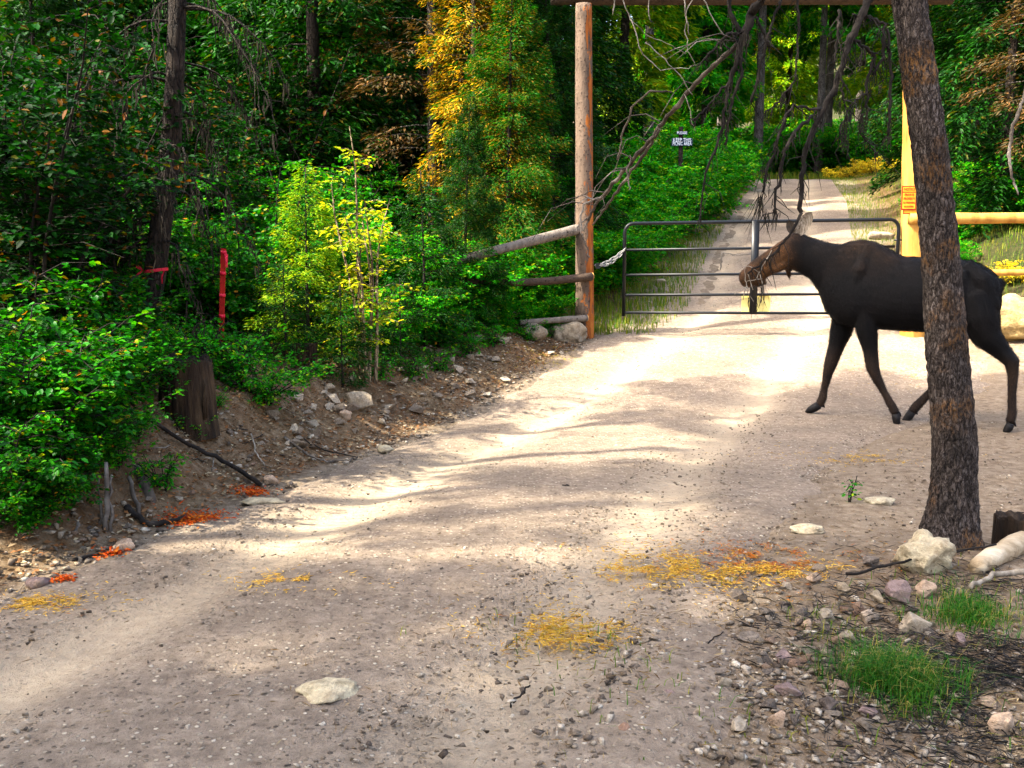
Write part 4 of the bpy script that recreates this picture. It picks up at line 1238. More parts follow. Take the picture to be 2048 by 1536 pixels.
# short post far right carrying the rails (just outside the frame)
sp_ = Vector((at(2150, 640, GD + .02).x, GD + .02, 0)); sp_.z = g1(sp_.x, sp_.y)
fp = thing('fence_post', 'short peeled post holding the right rails', 'post', sp_)
part(log_between(sp_ - Vector((0, 0, .2)), sp_ + Vector((0, 0, 1.75)), .1, .09, 12, seed=41), 'shaft', M['peeled_log'], fp)

# steel gate
gl, gr = 1247, 1789
def gp(u, v): return at(u, v, GD)
gate = thing('farm_gate', 'dark steel five bar tube gate closed across the road', 'gate', Vector((gp(1520, 630).x, GD, g1(gp(1520, 630).x, GD) + .02)))
R_ = .024
# outer frame with rounded top corners
bl = gp(gl, 632); br_ = gp(gr, 626)
tl = gp(gl, 447); trr = gp(gr, 439)
rc = .12
pts = [bl]
for i in range(7):
    a = math.pi - i / 6 * math.pi / 2
    pts.append(Vector((bl.x + rc + rc * math.cos(a), GD, tl.z - rc + rc * math.sin(a))))
for i in range(7):
    a = math.pi / 2 - i / 6 * math.pi / 2
    pts.append(Vector((br_.x - rc + rc * math.cos(a), GD, trr.z - rc + rc * math.sin(a))))
pts.append(br_)
mb = MB(); mb.tube(pts, R_, 12); part(mb, 'frame', M['steel'], gate)
for vl, vr in ((500, 493), (550, 546), (590, 588), (625, 627)):
    a = gp(gl, vl); b = gp(gr, vr)
    mb = MB(); mb.tube([a, a.lerp(b, .5), b], .019, 10); part(mb, 'bar', M['steel'], gate)
c0 = gp(1508, 442); c1 = gp(1508, 627)
mb = MB(); mb.box((c0 + c1) / 2 + Vector((0, -.026, 0)), .10, .012, (c0 - c1).length); part(mb, 'brace', M['steel'], gate)
for v in (480, 600):
    h0 = gp(gr + 4, v)
    mb = MB(); mb.tube([h0 - Vector((.03, 0, 0)), Vector((qb.x - .12, GD, h0.z))], .012, 8); part(mb, 'hinge', M['steel'], gate)
# yellow panel hung on the lower bars
pa = (gp(1484, 592) + gp(1542, 622)) / 2
pl = thing('yellow_plate', 'pale yellow plate fixed between the two lowest gate bars', 'plate', pa + Vector((0, -.034, 0)))
w = (gp(1542, 592) - gp(1484, 592)).length; h = (gp(1484, 590) - gp(1484, 623)).length
mb = MB(); mb.box(pa + Vector((0, .034, 0)), w, .006, h); part(mb, 'plate', M['yellow_panel'], pl, False)
# chain
ca = gp(1250, 497) + Vector((0, -.04, 0)); cb = gp(1192, 530) + Vector((0, -.06, 0))
ch = thing('chain', 'galvanised chain tying the gate to the bark covered post', 'chain', (ca + cb) / 2)
lm = bpy.data.meshes.new('link')
mb = MB()
ring = [Vector((.032 * math.cos(t) + (.014 if math.cos(t) > 0 else -.014), .016 * math.sin(t), 0)) for t in [2 * math.pi * i / 14 for i in range(15)]]
mb.tube(ring, .0055, 6, cap=False)
lm.from_pydata([tuple(x) for x in mb.v], [], mb.f); lm.materials.append(M['chain'])
lm.polygons.foreach_set('use_smooth', [True] * len(lm.polygons))
for strand, sag in ((0, .05), (1, .10)):
    nl = 8
    for i in range(nl):
        t0 = (i + .5) / nl
        def cp_(t): return ca.lerp(cb, t) + Vector((0, -.012 * strand, -sag * 4 * t * (1 - t) * .8))
        p = cp_(t0); dr = (cp_(min(1, t0 + .05)) - cp_(t0 - .05)).normalized()
        o = link('link', lm, ch)
        o.location = p - Vector(ch.location)
        q = dr.to_track_quat('X', 'Z')
        o.rotation_euler = (q @ Matrix.Rotation(math.pi / 2 * (i % 2) + .4, 3, 'X').to_quaternion()).to_euler()
mb = MB(); mb.box(cb + Vector((.02, 0, -.01)), .06, .05, .075); part(mb, 'padlock', M['steel'], ch, False)


def text_mesh(txt, size, mat, name='lettering'):
    cu = bpy.data.curves.new('t', 'FONT'); cu.body = txt; cu.size = size; cu.align_x = 'CENTER'; cu.align_y = 'CENTER'; cu.extrude = .0012; cu.resolution_u = 2
    ob = bpy.data.objects.new('t', cu); col.objects.link(ob)
    bpy.context.view_layer.update()
    me = bpy.data.meshes.new_from_object(ob.evaluated_get(bpy.context.evaluated_depsgraph_get()))
    bpy.data.objects.remove(ob); bpy.data.curves.remove(cu)
    me.materials.clear(); me.materials.append(mat); me.name = name
    return me


def put_text(root, txt, size, mat, pos, wid=None, name='lettering', panel=None):
    me = text_mesh(txt, size, mat)
    o = link(name, me, panel or root)
    o.location = Vector(pos) - Vector(root.location)
    o.rotation_euler = (math.pi / 2, 0, 0)
    if wid:
        xs = [v.co.x for v in me.vertices]; cw = max(xs) - min(xs)
        o.scale = (wid / cw, 1, 1)
    return o


# notice sign on the peeled post
sy = GD - .18
c = at(1818, 396, sy); s = ppm(c); W, H = 30 / s, 48 / s
c = Vector((c.x, sy, c.z))
ns = thing('notice_sign', 'yellow notice sign with red lettering and red border on the peeled post', 'sign', c)
mb = MB(); mb.box(c, W, .004, H); part(mb, 'panel', M['sign_red'], ns, False)
mb = MB(); mb.box(c + Vector((0, -.004, .355 * H)), W * .86, .003, H * .2); hp_ = part(mb, 'header_panel', M['sign_yellow'], ns, False)
mb = MB(); mb.box(c + Vector((0, -.004, -.115 * H)), W * .86, .003, H * .66); tp_ = part(mb, 'text_panel', M['sign_yellow'], ns, False)
put_text(ns, 'NOTICE', .05, M['sign_red'], c + Vector((0, -.008, .355 * H)), W * .74, panel=hp_)
for k, (t, wd_, sz) in enumerate((('PRIVATE', .62, .046), ('PROPERTY', .74, .046), ('NO TRESPASSING', .76, .034), ('NO HUNTING', .62, .034))):
    put_text(ns, t, sz, M['sign_red'], c + Vector((0, -.008, (.13 - .16 * k) * H)), W * wd_, panel=tp_)
c2 = c + Vector((.035, .012, -.05))
bs = thing('paper_sign', 'second orange notice half hidden behind the notice sign', 'sign', c2)
mb = MB(); mb.box(c2, W, .004, H); part(mb, 'panel', M['sign_red'], bs, False)
mb = MB(); mb.box(c2 + Vector((0, -.004, 0)), W * .88, .003, H * .92); part(mb, 'text_panel', M['sign_yellow'], bs, False)
# navy sign far beyond the gate
SD = 23.5
c = at(1364, 284, SD); s = ppm(c); W, H = 42 / s, 15 / s
base = Vector((c.x, SD, g1(c.x, SD)))
ss_ = thing('wooden_sign', 'dark navy sign with white lettering on a post beyond the gate', 'sign', base)
mb = MB(); mb.tube([base - Vector((0, 0, .2)), Vector((c.x - .02, SD + .07, c.z + .35))], [.055, .05], 10); part(mb, 'post', M['dark_bark'], ss_)
mb = MB(); mb.box(c, W, .02, H); bd_ = part(mb, 'board', M['sign_navy'], ss_, False)
put_text(ss_, 'KEEP THIS', .12, M['sign_white'], c + Vector((0, -.014, .24 * H)), W * .86, panel=bd_)
put_text(ss_, 'PICNIC AREA', .12, M['sign_white'], c + Vector((0, -.014, -.24 * H)), W * .9, panel=bd_)
cc = at(1364, 266, SD); w2, h2 = 22 / s, 6 / s
mb = MB(); mb.box(cc, w2, .02, h2); sb_ = part(mb, 'small_board', M['sign_navy'], ss_, False)
put_text(ss_, 'PLEASE', .09, M['sign_white'], cc + Vector((0, -.014, 0)), w2 * .9, panel=sb_)

# ------------------------------------------------------------------ survey stake, ribbon tree, stumps, sticks
SDK = 8.0
a = at(437, 640, SDK); a.z = g1(a.x, SDK); b = at(447, 497, SDK)
st = thing('survey_stake', 'red painted survey stake wrapped with tape in the thicket', 'stake', a)
d = (b - a).normalized()
mb = MB(); mb.box(a.lerp(b, .5), .04, .012, (b - a).length, ax=d.cross(Vector((0, -1, 0))).normalized(), az=d); lath_ = part(mb, 'lath', M['red_paint'], st, False)
mb = MB()
for t in (.97, .80, .62, .45):
    c = a.lerp(b, t); mb.tube([c - d * .012, c + d * .012], [.027, .025], 8)
part(mb, 'tape_knot', M['ribbon'], lath_)
mb = MB(); c = a.lerp(b, .97); mb.strip([c, c + Vector((.03, -.03, -.02)), c + Vector((.035, -.04, -.12))], [.012, .014, .006], (1, 0, 0)); part(mb, 'tape_tail', M['ribbon'], st)

for k, (dx, dy, s_) in enumerate(((-.12, -.22, 1.25), (.02, -.3, 1.3), (.14, -.2, 1.2), (-.02, -.5, 1.0), (.25, -.35, 1.0))):
    place('herb', 'stake_weed', 'leafy weed hiding the foot of the red stake', 'plant', a.x + dx, a.y + dy, s=s_, group='weeds round the red stake')
# ribbon tree: dark conifer with drooping dead branches
TD = 7.9
tb = at(297, 655, TD); tb.z = g1(tb.x, TD)
rt_ = thing('ribbon_tree', 'dark conifer trunk tied with a pink ribbon above the bank', 'tree', tb)
px = [(297, 660, 24), (300, 600, 23), (312, 540, 22), (322, 450, 21), (335, 350, 20), (345, 250, 19), (350, 150, 18), (356, 0, 17)]
pts = [at(u, v, TD) for u, v, w in px]; pts[0] = tb - Vector((0, 0, .15))
rad = [w / ppm(p) for p, (u, v, w) in zip(pts, px)]
top = pts[-1]
for k in range(1, 8):
    pts.append(top + Vector((.05 * k, .02 * k, 1.15 * k))); rad.append(max(.012, rad[7] * (1 - k / 8)))
mb = MB(); mb.tube(pts, rad, 12, True, jitlog(55, .12)); part(mb, 'trunk', M['dark_bark'], rt_)


def droop_branch(mb, o, az, L, dr, r=.012, tw=6, rg=random):
    d = Vector((math.cos(az), math.sin(az), 0)); sd = Vector((-d.y, d.x, 0))
    def cur(s): return o + d * (L * s * (1 - .25 * s)) + Vector((0, 0, L * (.12 * s - dr * s * s)))
    P = [cur(i / 7) + sd * (.04 * L * math.sin(i * 1.3 + az)) for i in range(8)]
    mb.tube(P, [max(.0025, r * (1 - .85 * i / 7)) for i in range(8)], 4, cap=False)
    for k in range(tw):
        s = rg.uniform(.25, .98); p = cur(s)
        q = p + sd * rg.uniform(-.3, .3) * L * .6 + d * .1 * L + Vector((0, 0, -rg.uniform(.1, .45) * L * .8))
        m_ = (p + q) / 2 + Vector((0, 0, .05 * L))
        mb.tube([p, m_, q], [r * .35, r * .25, .0015], 3, cap=False)
    return [cur(i / 7) for i in range(8)]


mb = MB(); rgb = random.Random(3)
lichpts = []
for k in range(26):
    t = rgb.uniform(.9, 3.6)
    o = tb + (top - tb) * (t / (top.z - tb.z))
    lichpts += droop_branch(mb, o, rgb.uniform(0, 6.28), rgb.uniform(.5, 1.3), rgb.uniform(.5, .95), .012, 7, rgb)[3:]
part(mb, 'dead_branches', M['dark_bark'], rt_)
mb = MB()
for p in lichpts:
    for j in range(5):
        q = p + Vector((rgb.gauss(0, .03), rgb.gauss(0, .03), 0))
        L = rgb.uniform(.06, .2)
        mb.strip([q, q + Vector((rgb.gauss(0, .012), 0, -L * .5)), q + Vector((rgb.gauss(0, .02), 0, -L))], [.004, .006, .001], (math.cos(j), math.sin(j), 0))
part(mb, 'hanging_lichen', M['lichen'], rt_)
# its live crown, above the picture
cr = conifer('fir', 7.2, .2, 1.75, 100, 420, (.13, .036), .06, .45, 77)
for nm, me in cr['parts'][1:]:
    c = link(nm, me, rt_); c.location = Vector((top.x - tb.x + .1, top.y - tb.y + .04, top.z - tb.z + 1.9))
# ribbon
rb_c = at(312, 541, TD - .01)
rbn = thing('pink_ribbon', 'pink flagging ribbon tied round the dark conifer trunk', 'ribbon', rb_c)
cA = at(312, 541, TD)
rr = 24 / ppm(cA)
mb = MB()
ringp = [cA + Vector((rr * math.cos(t), rr * math.sin(t), .012 * math.cos(t))) for t in [2 * math.pi * i / 20 for i in range(21)]]
b0 = len(mb.v)
for p in ringp: mb.v += [p + Vector((0, 0, .012)), p - Vector((0, 0, .012))]
for i in range(20): mb.f.append((b0 + 2 * i, b0 + 2 * i + 1, b0 + 2 * i + 3, b0 + 2 * i + 2))
part(mb, 'band', M['ribbon'], rbn)
mb = MB(); kn = cA + Vector((-rr, -.02, 0))
mb.strip([kn, kn + Vector((-.03, -.02, .03)), kn + Vector((-.045, -.02, .035))], [.006, .014, .010], (.3, 0, 1))
mb.strip([kn, kn + Vector((-.03, -.02, -.025)), kn + Vector((-.06, -.02, -.05))], [.006, .013, .012], (.3, 0, 1))
kn2 = cA + Vector((rr * .8, -rr * .5, 0))
mb.strip([kn2, kn2 + Vector((-.01, -.01, -.05)), kn2 + Vector((-.012, -.01, -.10))], [.008, .006, .004], (1, 0, 0))
part(mb, 'loose_end', M['ribbon'], rbn)


def stump(name, label, u, v, wpx, hpx, mat, seed, lean=0):
    p = hit(u, v); s = ppm(p); r = wpx / 2 / s; h = hpx / s
    p = p + Vector((0, r * .6, 0)); p.z = g1(p.x, p.y)
    o = thing(name, label, 'stump', p)
    mb = MB(); n = 40; rings = 16
    rg_ = random.Random(seed)
    tops = [h * (1 + .16 * mn.noise(Vector((math.cos(2 * math.pi * k / n) * 2.2, math.sin(2 * math.pi * k / n) * 2.2, seed)))+ rg_.uniform(-.05, .05)) for k in range(n)]
    for i in range(rings):
        f = i / (rings - 1)
        for k in range(n):
            a = 2 * math.pi * k / n
            rr = r * (1.18 - .2 * f + .25 * max(0, .25 - f)) * (1 + .16 * mn.noise(Vector((math.cos(a) * 3.5, math.sin(a) * 3.5, seed + f * .7))) + .07 * mn.noise(Vector((math.cos(a) * 11, math.sin(a) * 11, seed + f))))
            mb.v.append(p + Vector((rr * math.cos(a) + lean * f * h, rr * math.sin(a), -.12 + (tops[k] + .12) * f)))
    for i in range(rings - 1):
        for k in range(n):
            k2 = (k + 1) % n
            mb.f.append((i * n + k, i * n + k2, (i + 1) * n + k2, (i + 1) * n + k))
    c = len(mb.v); mb.v.append(p + Vector((lean * h, 0, h * .62)))
    for k in range(n): mb.f.append(((rings - 1) * n + k, (rings - 1) * n + (k + 1) % n, c))
    part(mb, 'wood', mat, o)
    return o, p, r, h


o, p, r, h = stump('rotten_stump', 'dark rotten stump crumbling out of the shady bank', 368, 856, 100, 122, M['rot_wood'], 4)
mb = MB()
for k in range(4):
    a = -math.pi / 2 + random.uniform(-1.1, 1.1); z0 = random.uniform(.0, .3) * h; z1 = random.uniform(.55, .95) * h
    q = p + Vector((math.cos(a) * r * 1.1, math.sin(a) * r * 1.1, 0))
    mb.tube([q + Vector((0, 0, z0)), q + Vector((random.gauss(0, .008), -.006, (z0 + z1) / 2)), q + Vector((random.gauss(0, .012), .01, z1))], [.008, .013, .004], 5)
part(mb, 'splinter', M['rot_wood'], o)
stump('old_stump', 'dark weathered stump behind the leaning pine', 2036, 1095, 74, 62, M['rot_wood'], 9)


def stick(name, label, pxs, r0, r1, mat, lift=.02, depth=None, cat='stick', group=None, seg=5, jag=.004):
    if depth is None: P = [hit(u, v) + Vector((0, 0, lift)) for u, v in pxs]
    else: P = [at(u, v, d) for (u, v), d in zip(pxs, depth)]
    pts = []
    for i in range(len(P) - 1):
        for t in range(seg):
            pts.append(P[i].lerp(P[i + 1], t / seg) + Vector((random.gauss(0, jag), random.gauss(0, jag), random.gauss(0, jag))))
    pts.append(P[-1])
    n_ = len(pts)
    o = thing(name, label, cat, P[0], group=group)
    mb = MB(); mb.tube(pts, [r0 + (r1 - r0) * i / (n_ - 1) for i in range(n_)], 7 if r1 < .03 else 14, True, jitlog(len(label), .2))
    part(mb, 'wood', mat, o)
    return o


stick('long_stick', 'long thin grey stick slanting down the shady bank', [(170, 790), (290, 850), (380, 905), (465, 945), (520, 985)], .010, .016, M['twig'], .05)
stick('bank_stick', 'pale thin stick on the bank under the jagged rock', [(570, 880), (615, 915), (655, 930)], .010, .006, M['dead_wood'], .02)
stick('bank_stick', 'short dry stick at the road edge below the bank', [(655, 928), (690, 925), (715, 918)], .010, .007, M['dead_wood'], .015)
stick('bank_stick', 'thin upright twig leaning on the bank dirt', [(502, 875), (515, 920), (530, 940)], .005, .004, M['pale_twig'], .03)
stick('bank_stick', 'thin forked twig across the lower bank', [(605, 885), (650, 905), (712, 918)], .006, .004, M['twig'], .015)
stick('root_stick', 'curved dark root beside the orange wood crumbs', [(250, 1025), (300, 1055), (340, 1052), (372, 1040)], .018, .012, M['twig'], .02)
stick('root_stick', 'dark stick lying beside the pale edge rock', [(150, 1128), (190, 1115), (240, 1110)], .010, .006, M['twig'], .015)
stick('gravel_twig', 'thin dry twig on the gravel near the tyre marks', [(1125, 975), (1150, 977), (1190, 976)], .006, .004, M['twig'], .012)
stick('long_twig', 'dark thin twig propped across the cream boulder', [(1690, 1185), (1790, 1158), (1870, 1142), (1990, 1120)], .007, .004, M['twig'], .07)
stick('curved_branch', 'curved pale bare branch on the ground right of the tan rock', [(1940, 1195), (1985, 1172), (2030, 1163), (2080, 1168)], .010, .014, M['pale_twig'], .04)
stick('pale_log', 'pale weathered log half buried beside the cream boulder', [(1952, 1150), (1985, 1128), (2030, 1106), (2100, 1085)], .035, .06, M['old_log'], .03, cat='log', jag=.001)
stick('straw_stalk', 'long dry stalk lying across the yellow straw', [(1275, 1120), (1340, 1140), (1440, 1190)], .004, .002, M['pale_twig'], .012)
stick('black_twig', 'short black twig in the foreground litter', [(1020, 1420), (1045, 1395), (1060, 1378)], .004, .003, M['twig'], .012)
for k in range(14):
    u = rs.uniform(1380, 1980); v = rs.uniform(1290, 1500)
    du = rs.uniform(-60, 60); dv = rs.uniform(-28, 28)
    stick('litter_twig', 'thin dry twig among the rubble and grass', [(u, v), (u + du * .5, v + dv * .5 + rs.uniform(-6, 6)), (u + du, v + dv)], .0035, .002, M['twig'] if k % 2 else M['pale_twig'], .012, group='twigs among the rubble', seg=3, jag=.002)
for k in range(16):
    u = rs.uniform(180, 700); v = 880 - (u - 180) * .02 + rs.uniform(-120, 90)
    p = hit(u, v)
    if p.x > xl(p.y): continue
    du = rs.uniform(-50, 50); dv = rs.uniform(-20, 30)
    stick('litter_twig', 'thin dead twig strewn on the shady bank', [(u, v), (u + du, v + dv)], .005, .003, M['twig'] if k % 3 else M['dead_wood'], .02, group='twigs on the shady bank', seg=4)
# broken grey wood standing at the foot of the bank
for k, (lb, pa_, pb_, r0, r1) in enumerate((('tall grey splinter of broken wood leaning on the bank', (212, 1065), (214, 925), .016, .010),
                                            ('thin grey splinter left of the tall splinter', (205, 1060), (196, 955), .008, .006),
                                            ('short grey splinter right of the tall splinter', (224, 1068), (222, 950), .009, .007),
                                            ('broad flat grey slab of rotten wood on the bank', (305, 1005), (272, 935), .030, .022),
                                            ('split grey branch left of the flat slab', (283, 1035), (258, 955), .012, .010),
                                            ('short dark wood chunk by the thicket edge', (150, 1075), (158, 1035), .014, .010))):
    pA = hit(*pa_); pB = at(pb_[0], pb_[1], pA.y + .18)
    o = thing('broken_wood', lb, 'wood', pA)
    P = [pA.lerp(pB, i / 7) + Vector((random.gauss(0, .004), 0, 0)) for i in range(8)]; P[0] = P[0] - Vector((0, 0, .04))
    mb = MB(); mb.tube(P, [(r0 + (r1 - r0) * i / 7) * random.uniform(.85, 1.15) for i in range(8)], 7, True, jitlog(k + 60, .35)); part(mb, 'wood', M['dead_wood'], o)
# dark timber lying behind the bank
tA = at(545, 700, 9.0); tB = at(632, 700, 9.0)
zt = max(g1(tA.x, 9), g1(tB.x, 9)) + .05
o = thing('old_timber', 'dark old timber lying behind the bank top', 'timber', Vector((tA.x, 9, zt)))
mb = MB(); mb.box(((tA.x + tB.x) / 2, 9, zt + .03), tB.x - tA.x, .14, .15); part(mb, 'beam', M['rot_wood'], o, False)

# ------------------------------------------------------------------ leaning foreground pine
PD = 4.5
prof = [(1898, 1092, 58), (1900, 1060, 50), (1906, 1000, 47), (1911, 900, 44.5), (1902, 800, 43), (1894, 700, 42), (1887, 600, 40), (1880, 500, 38), (1870, 400, 36.5), (1860, 300, 35.5), (1846, 200, 35), (1832, 100, 34.5), (1817, 0, 34)]
pb0 = at(1898, 1092, PD); pbase = Vector((pb0.x, PD, g1(pb0.x, PD)))
pine = thing('leaning_pine', 'leaning rough barked pine trunk in front of the moose', 'tree', pbase)
cl = [at(u, v, PD) for u, v, w in prof]; cw = [w / ppm(p) for p, (u, v, w) in zip(cl, prof)]
tt0 = cl[-1]; dirp = (cl[-1] - cl[-3]).normalized()
for k in range(1, 9):
    cl.append(tt0 + dirp * .8 * k + Vector((.03 * k * k, 0, .1 * k))); cw.append(max(.02, cw[12] * (1 - k / 9)))
cl[0] = cl[0] - Vector((0, 0, .12))
# resample densely
fine = []; fr = []
for i in range(len(cl) - 1):
    m_ = 26 if i < 13 else 5
    for t in range(m_):
        fine.append(cl[i].lerp(cl[i + 1], t / m_)); fr.append(cw[i] + (cw[i + 1] - cw[i]) * t / m_)
fine.append(cl[-1]); fr.append(cw[-1])
# smooth the centre line
A = np.array([tuple(p) for p in fine]); ker = np.ones(15) / 15
for _ in range(2):
    for c_ in range(3): A[7:-7, c_] = np.convolve(A[:, c_], ker, 'valid')


def barkj(p, a, i):
    q = Vector((math.cos(a) * 2.6, math.sin(a) * 2.6, p.z * 4.2))
    plate = abs(mn.noise(q * 2.6 + Vector((0, 0, 3)))) ; fine_ = mn.noise(Vector((math.cos(a) * 14, math.sin(a) * 14, p.z * 34)))
    root = max(0, (.38 - (p.z - pbase.z)) / .38) ** 2 * (.30 + .45 * mn.noise(Vector((math.cos(a) * 1.6, math.sin(a) * 1.6, 9))))
    return .91 + .13 * min(plate, .4) + .06 * fine_ + .05 * mn.noise(q * 6) + root


mb = MB(); mb.tube([Vector(p) for p in A], fr, 72, True, barkj)
part(mb, 'trunk', M['pine_bark'], pine)


def limb(mb, pxs, seg=6, jag=.004, n=6):
    """pxs: (u, v, depth, radius in px)"""
    P = [at(u, v, d) for u, v, d, w in pxs]; Rr = [(w if w < 2 else 2 + (w - 2) * .68) * .9 / ppm(p) for p, (u, v, d, w) in zip(P, pxs)]
    pts = []; rr = []
    for i in range(len(P) - 1):
        for t in range(seg):
            pts.append(P[i].lerp(P[i + 1], t / seg) + Vector((random.gauss(0, jag), random.gauss(0, jag), random.gauss(0, jag)))); rr.append((Rr[i] + (Rr[i + 1] - Rr[i]) * t / seg) * random.uniform(.85, 1.2))
    pts.append(P[-1]); rr.append(Rr[-1])
    mb.tube(pts, rr, n, True)
    return pts


# dark lichen hung dead limb hanging in front of the moose
mb = MB(); lp = []
lp += limb(mb, [(1812, -70, 4.5, 13), (1750, -20, 4.42, 12), (1715, 45, 4.4, 11), (1690, 110, 4.4, 10), (1668, 185, 4.4, 9), (1632, 250, 4.4, 8), (1610, 300, 4.4, 7), (1604, 360, 4.4, 6.5), (1603, 425, 4.4, 6)])
lp += limb(mb, [(1640, 215, 4.4, 4), (1585, 213, 4.35, 3.5), (1562, 255, 4.35, 4), (1540, 320, 4.35, 4), (1526, 385, 4.35, 3)])
lp += limb(mb, [(1625, 232, 4.4, 4.5), (1590, 262, 4.35, 4.5), (1565, 310, 4.35, 4.5), (1556, 370, 4.35, 4), (1548, 425, 4.35, 3)])
lp += limb(mb, [(1603, 425, 4.4, 5), (1580, 468, 4.4, 3.5), (1550, 505, 4.4, 3), (1520, 530, 4.4, 2.5), (1495, 548, 4.4, 2)], jag=.003)
lp += limb(mb, [(1700, 75, 4.4, 5), (1725, 92, 4.4, 4.5), (1748, 112, 4.45, 4), (1735, 160, 4.45, 3.5), (1732, 215, 4.45, 2)])
lp += limb(mb, [(1706, 30, 4.4, 4), (1745, 32, 4.45, 4), (1768, 50, 4.45, 4.5), (1768, 110, 4.45, 5), (1745, 150, 4.45, 3)])
lp += limb(mb, [(1775, 60, 4.45, 4), (1782, 130, 4.45, 3.5), (1781, 200, 4.45, 4), (1776, 270, 4.45, 2.5)])
lp += limb(mb, [(1690, 100, 4.4, 3.5), (1682, 160, 4.38, 3), (1690, 215, 4.38, 1.5)])
lp += limb(mb, [(1735, 185, 4.45, 2), (1700, 210, 4.42, 1.8), (1682, 255, 4.42, 1.8), (1681, 290, 4.42, 1.5)])
lp += limb(mb, [(1725, 225, 4.45, 1.5), (1724, 270, 4.45, 1.4), (1752, 305, 4.45, 1)])
lp += limb(mb, [(1680, 20, 4.38, 4), (1675, 70, 4.36, 4), (1668, 130, 4.36, 2)])
part(mb, 'dead_limb', M['twig'], pine)
# second hanging limb, top centre, and the long pale one reaching the post
mb = MB()
lp2 = limb(mb, [(1790, -190, 4.5, 15), (1650, -130, 4.7, 13), (1545, -30, 4.9, 12), (1505, 25, 5.0, 12), (1488, 70, 5.0, 13), (1470, 130, 5.0, 7), (1452, 190, 5.0, 5), (1446, 255, 5.0, 4), (1410, 350, 5.0, 2.5), (1400, 445, 5.0, 1.5)])
lp2 += limb(mb, [(1490, 60, 5.0, 6), (1455, 70, 5.0, 4), (1430, 95, 5.0, 3), (1395, 130, 5.0, 2)])
lp2 += limb(mb, [(1480, 90, 5.0, 5), (1480, 150, 5.0, 5), (1462, 220, 5.0, 4), (1448, 290, 5.0, 2)])
lp2 += limb(mb, [(1460, 160, 5.0, 3), (1430, 195, 5.0, 2.5), (1405, 225, 5.0, 2), (1378, 245, 5.0, 1.5)])
lp2 += limb(mb, [(1560, 0, 4.95, 4), (1540, 60, 4.95, 3.5), (1520, 130, 4.95, 3), (1502, 205, 4.95, 3)])
lp2 += limb(mb, [(1596, -20, 4.9, 3), (1597, 80, 4.9, 2.5), (1590, 160, 4.9, 2), (1560, 200, 4.9, 2.5), (1530, 228, 4.9, 2)])
lp2 += limb(mb, [(1455, -20, 5.0, 6), (1460, 25, 5.0, 6), (1478, 65, 5.0, 6)])
lp2 += limb(mb, [(1510, 30, 5.0, 4), (1528, 70, 5.0, 3), (1540, 95, 5.0, 1.5)])
part(mb, 'dead_limb', M['twig'], pine)
mb = MB()
lp3 = limb(mb, [(1488, 75, 5.0, 8), (1440, 120, 5.1, 7), (1380, 178, 5.3, 7), (1335, 235, 5.5, 7), (1290, 292, 5.7, 6.5), (1245, 345, 6.0, 5.5), (1205, 392, 6.2, 5), (1180, 432, 6.3, 4), (1165, 462, 6.3, 2.5)])
limb(mb, [(1320, 258, 5.5, 4), (1285, 315, 5.7, 4.5), (1240, 372, 5.9, 4), (1205, 425, 6.1, 3), (1185, 450, 6.2, 2)])
limb(mb, [(1345, 185, 5.4, 2.2), (1300, 182, 5.4, 2.4), (1268, 210, 5.5, 2.4), (1245, 265, 5.6, 2.4), (1235, 320, 5.7, 2)], n=5)
limb(mb, [(1200, 395, 6.2, 2.5), (1170, 405, 6.2, 2.5), (1160, 440, 6.2, 2.4), (1165, 470, 6.2, 2), (1180, 515, 6.2, 1.5)], n=5)
limb(mb, [(1180, 430, 6.3, 2), (1150, 460, 6.3, 2), (1135, 470, 6.3, 1)], n=5)
limb(mb, [(1260, 310, 5.8, 2), (1255, 350, 5.8, 2), (1258, 380, 5.8, 1.2)], n=5)
for k in range(15):
    t = random.uniform(.02, .95); q0 = lp3[int(t * (len(lp3) - 1))]
    L = random.uniform(.12, .5); a0 = random.uniform(-.9, .5)
    q1 = q0 + Vector((-L * .5 * math.cos(a0) + random.gauss(0, .05), random.gauss(0, .1), L * .35 * math.sin(a0)))
    q2 = q1 + Vector((-L * .3 + random.gauss(0, .06), random.gauss(0, .06), -L * random.uniform(.1, .7)))
    mb.tube([q0, q0.lerp(q1, .5) + Vector((0, 0, .03)), q1, q2], [.004, .003, .0022, .0012], 4)
part(mb, 'pale_limb', M['dead_wood'], pine)
mb = MB()
for pxs in ([(1242, -10), (1262, 40), (1300, 75), (1345, 92), (1372, 108)], [(1290, 85), (1330, 120), (1360, 150), (1385, 190)], [(1368, -10), (1370, 60), (1376, 100), (1391, 132)],
            [(1385, -5), (1372, 30), (1378, 70)], [(1262, 40), (1285, 110), (1320, 140), (1375, 135), (1400, 128)], [(1400, -10), (1440, 60), (1452, 75)], [(1295, -10), (1300, 40)],
            [(1372, 190), (1380, 230), (1390, 262)], [(1230, -10), (1225, 30)]):
    limb(mb, [(u, v, 5.2, 1.25 - .15 * i) for i, (u, v) in enumerate(pxs)], 4, .003, 4)
part(mb, 'pale_twig', M['pale_twig'], pine)
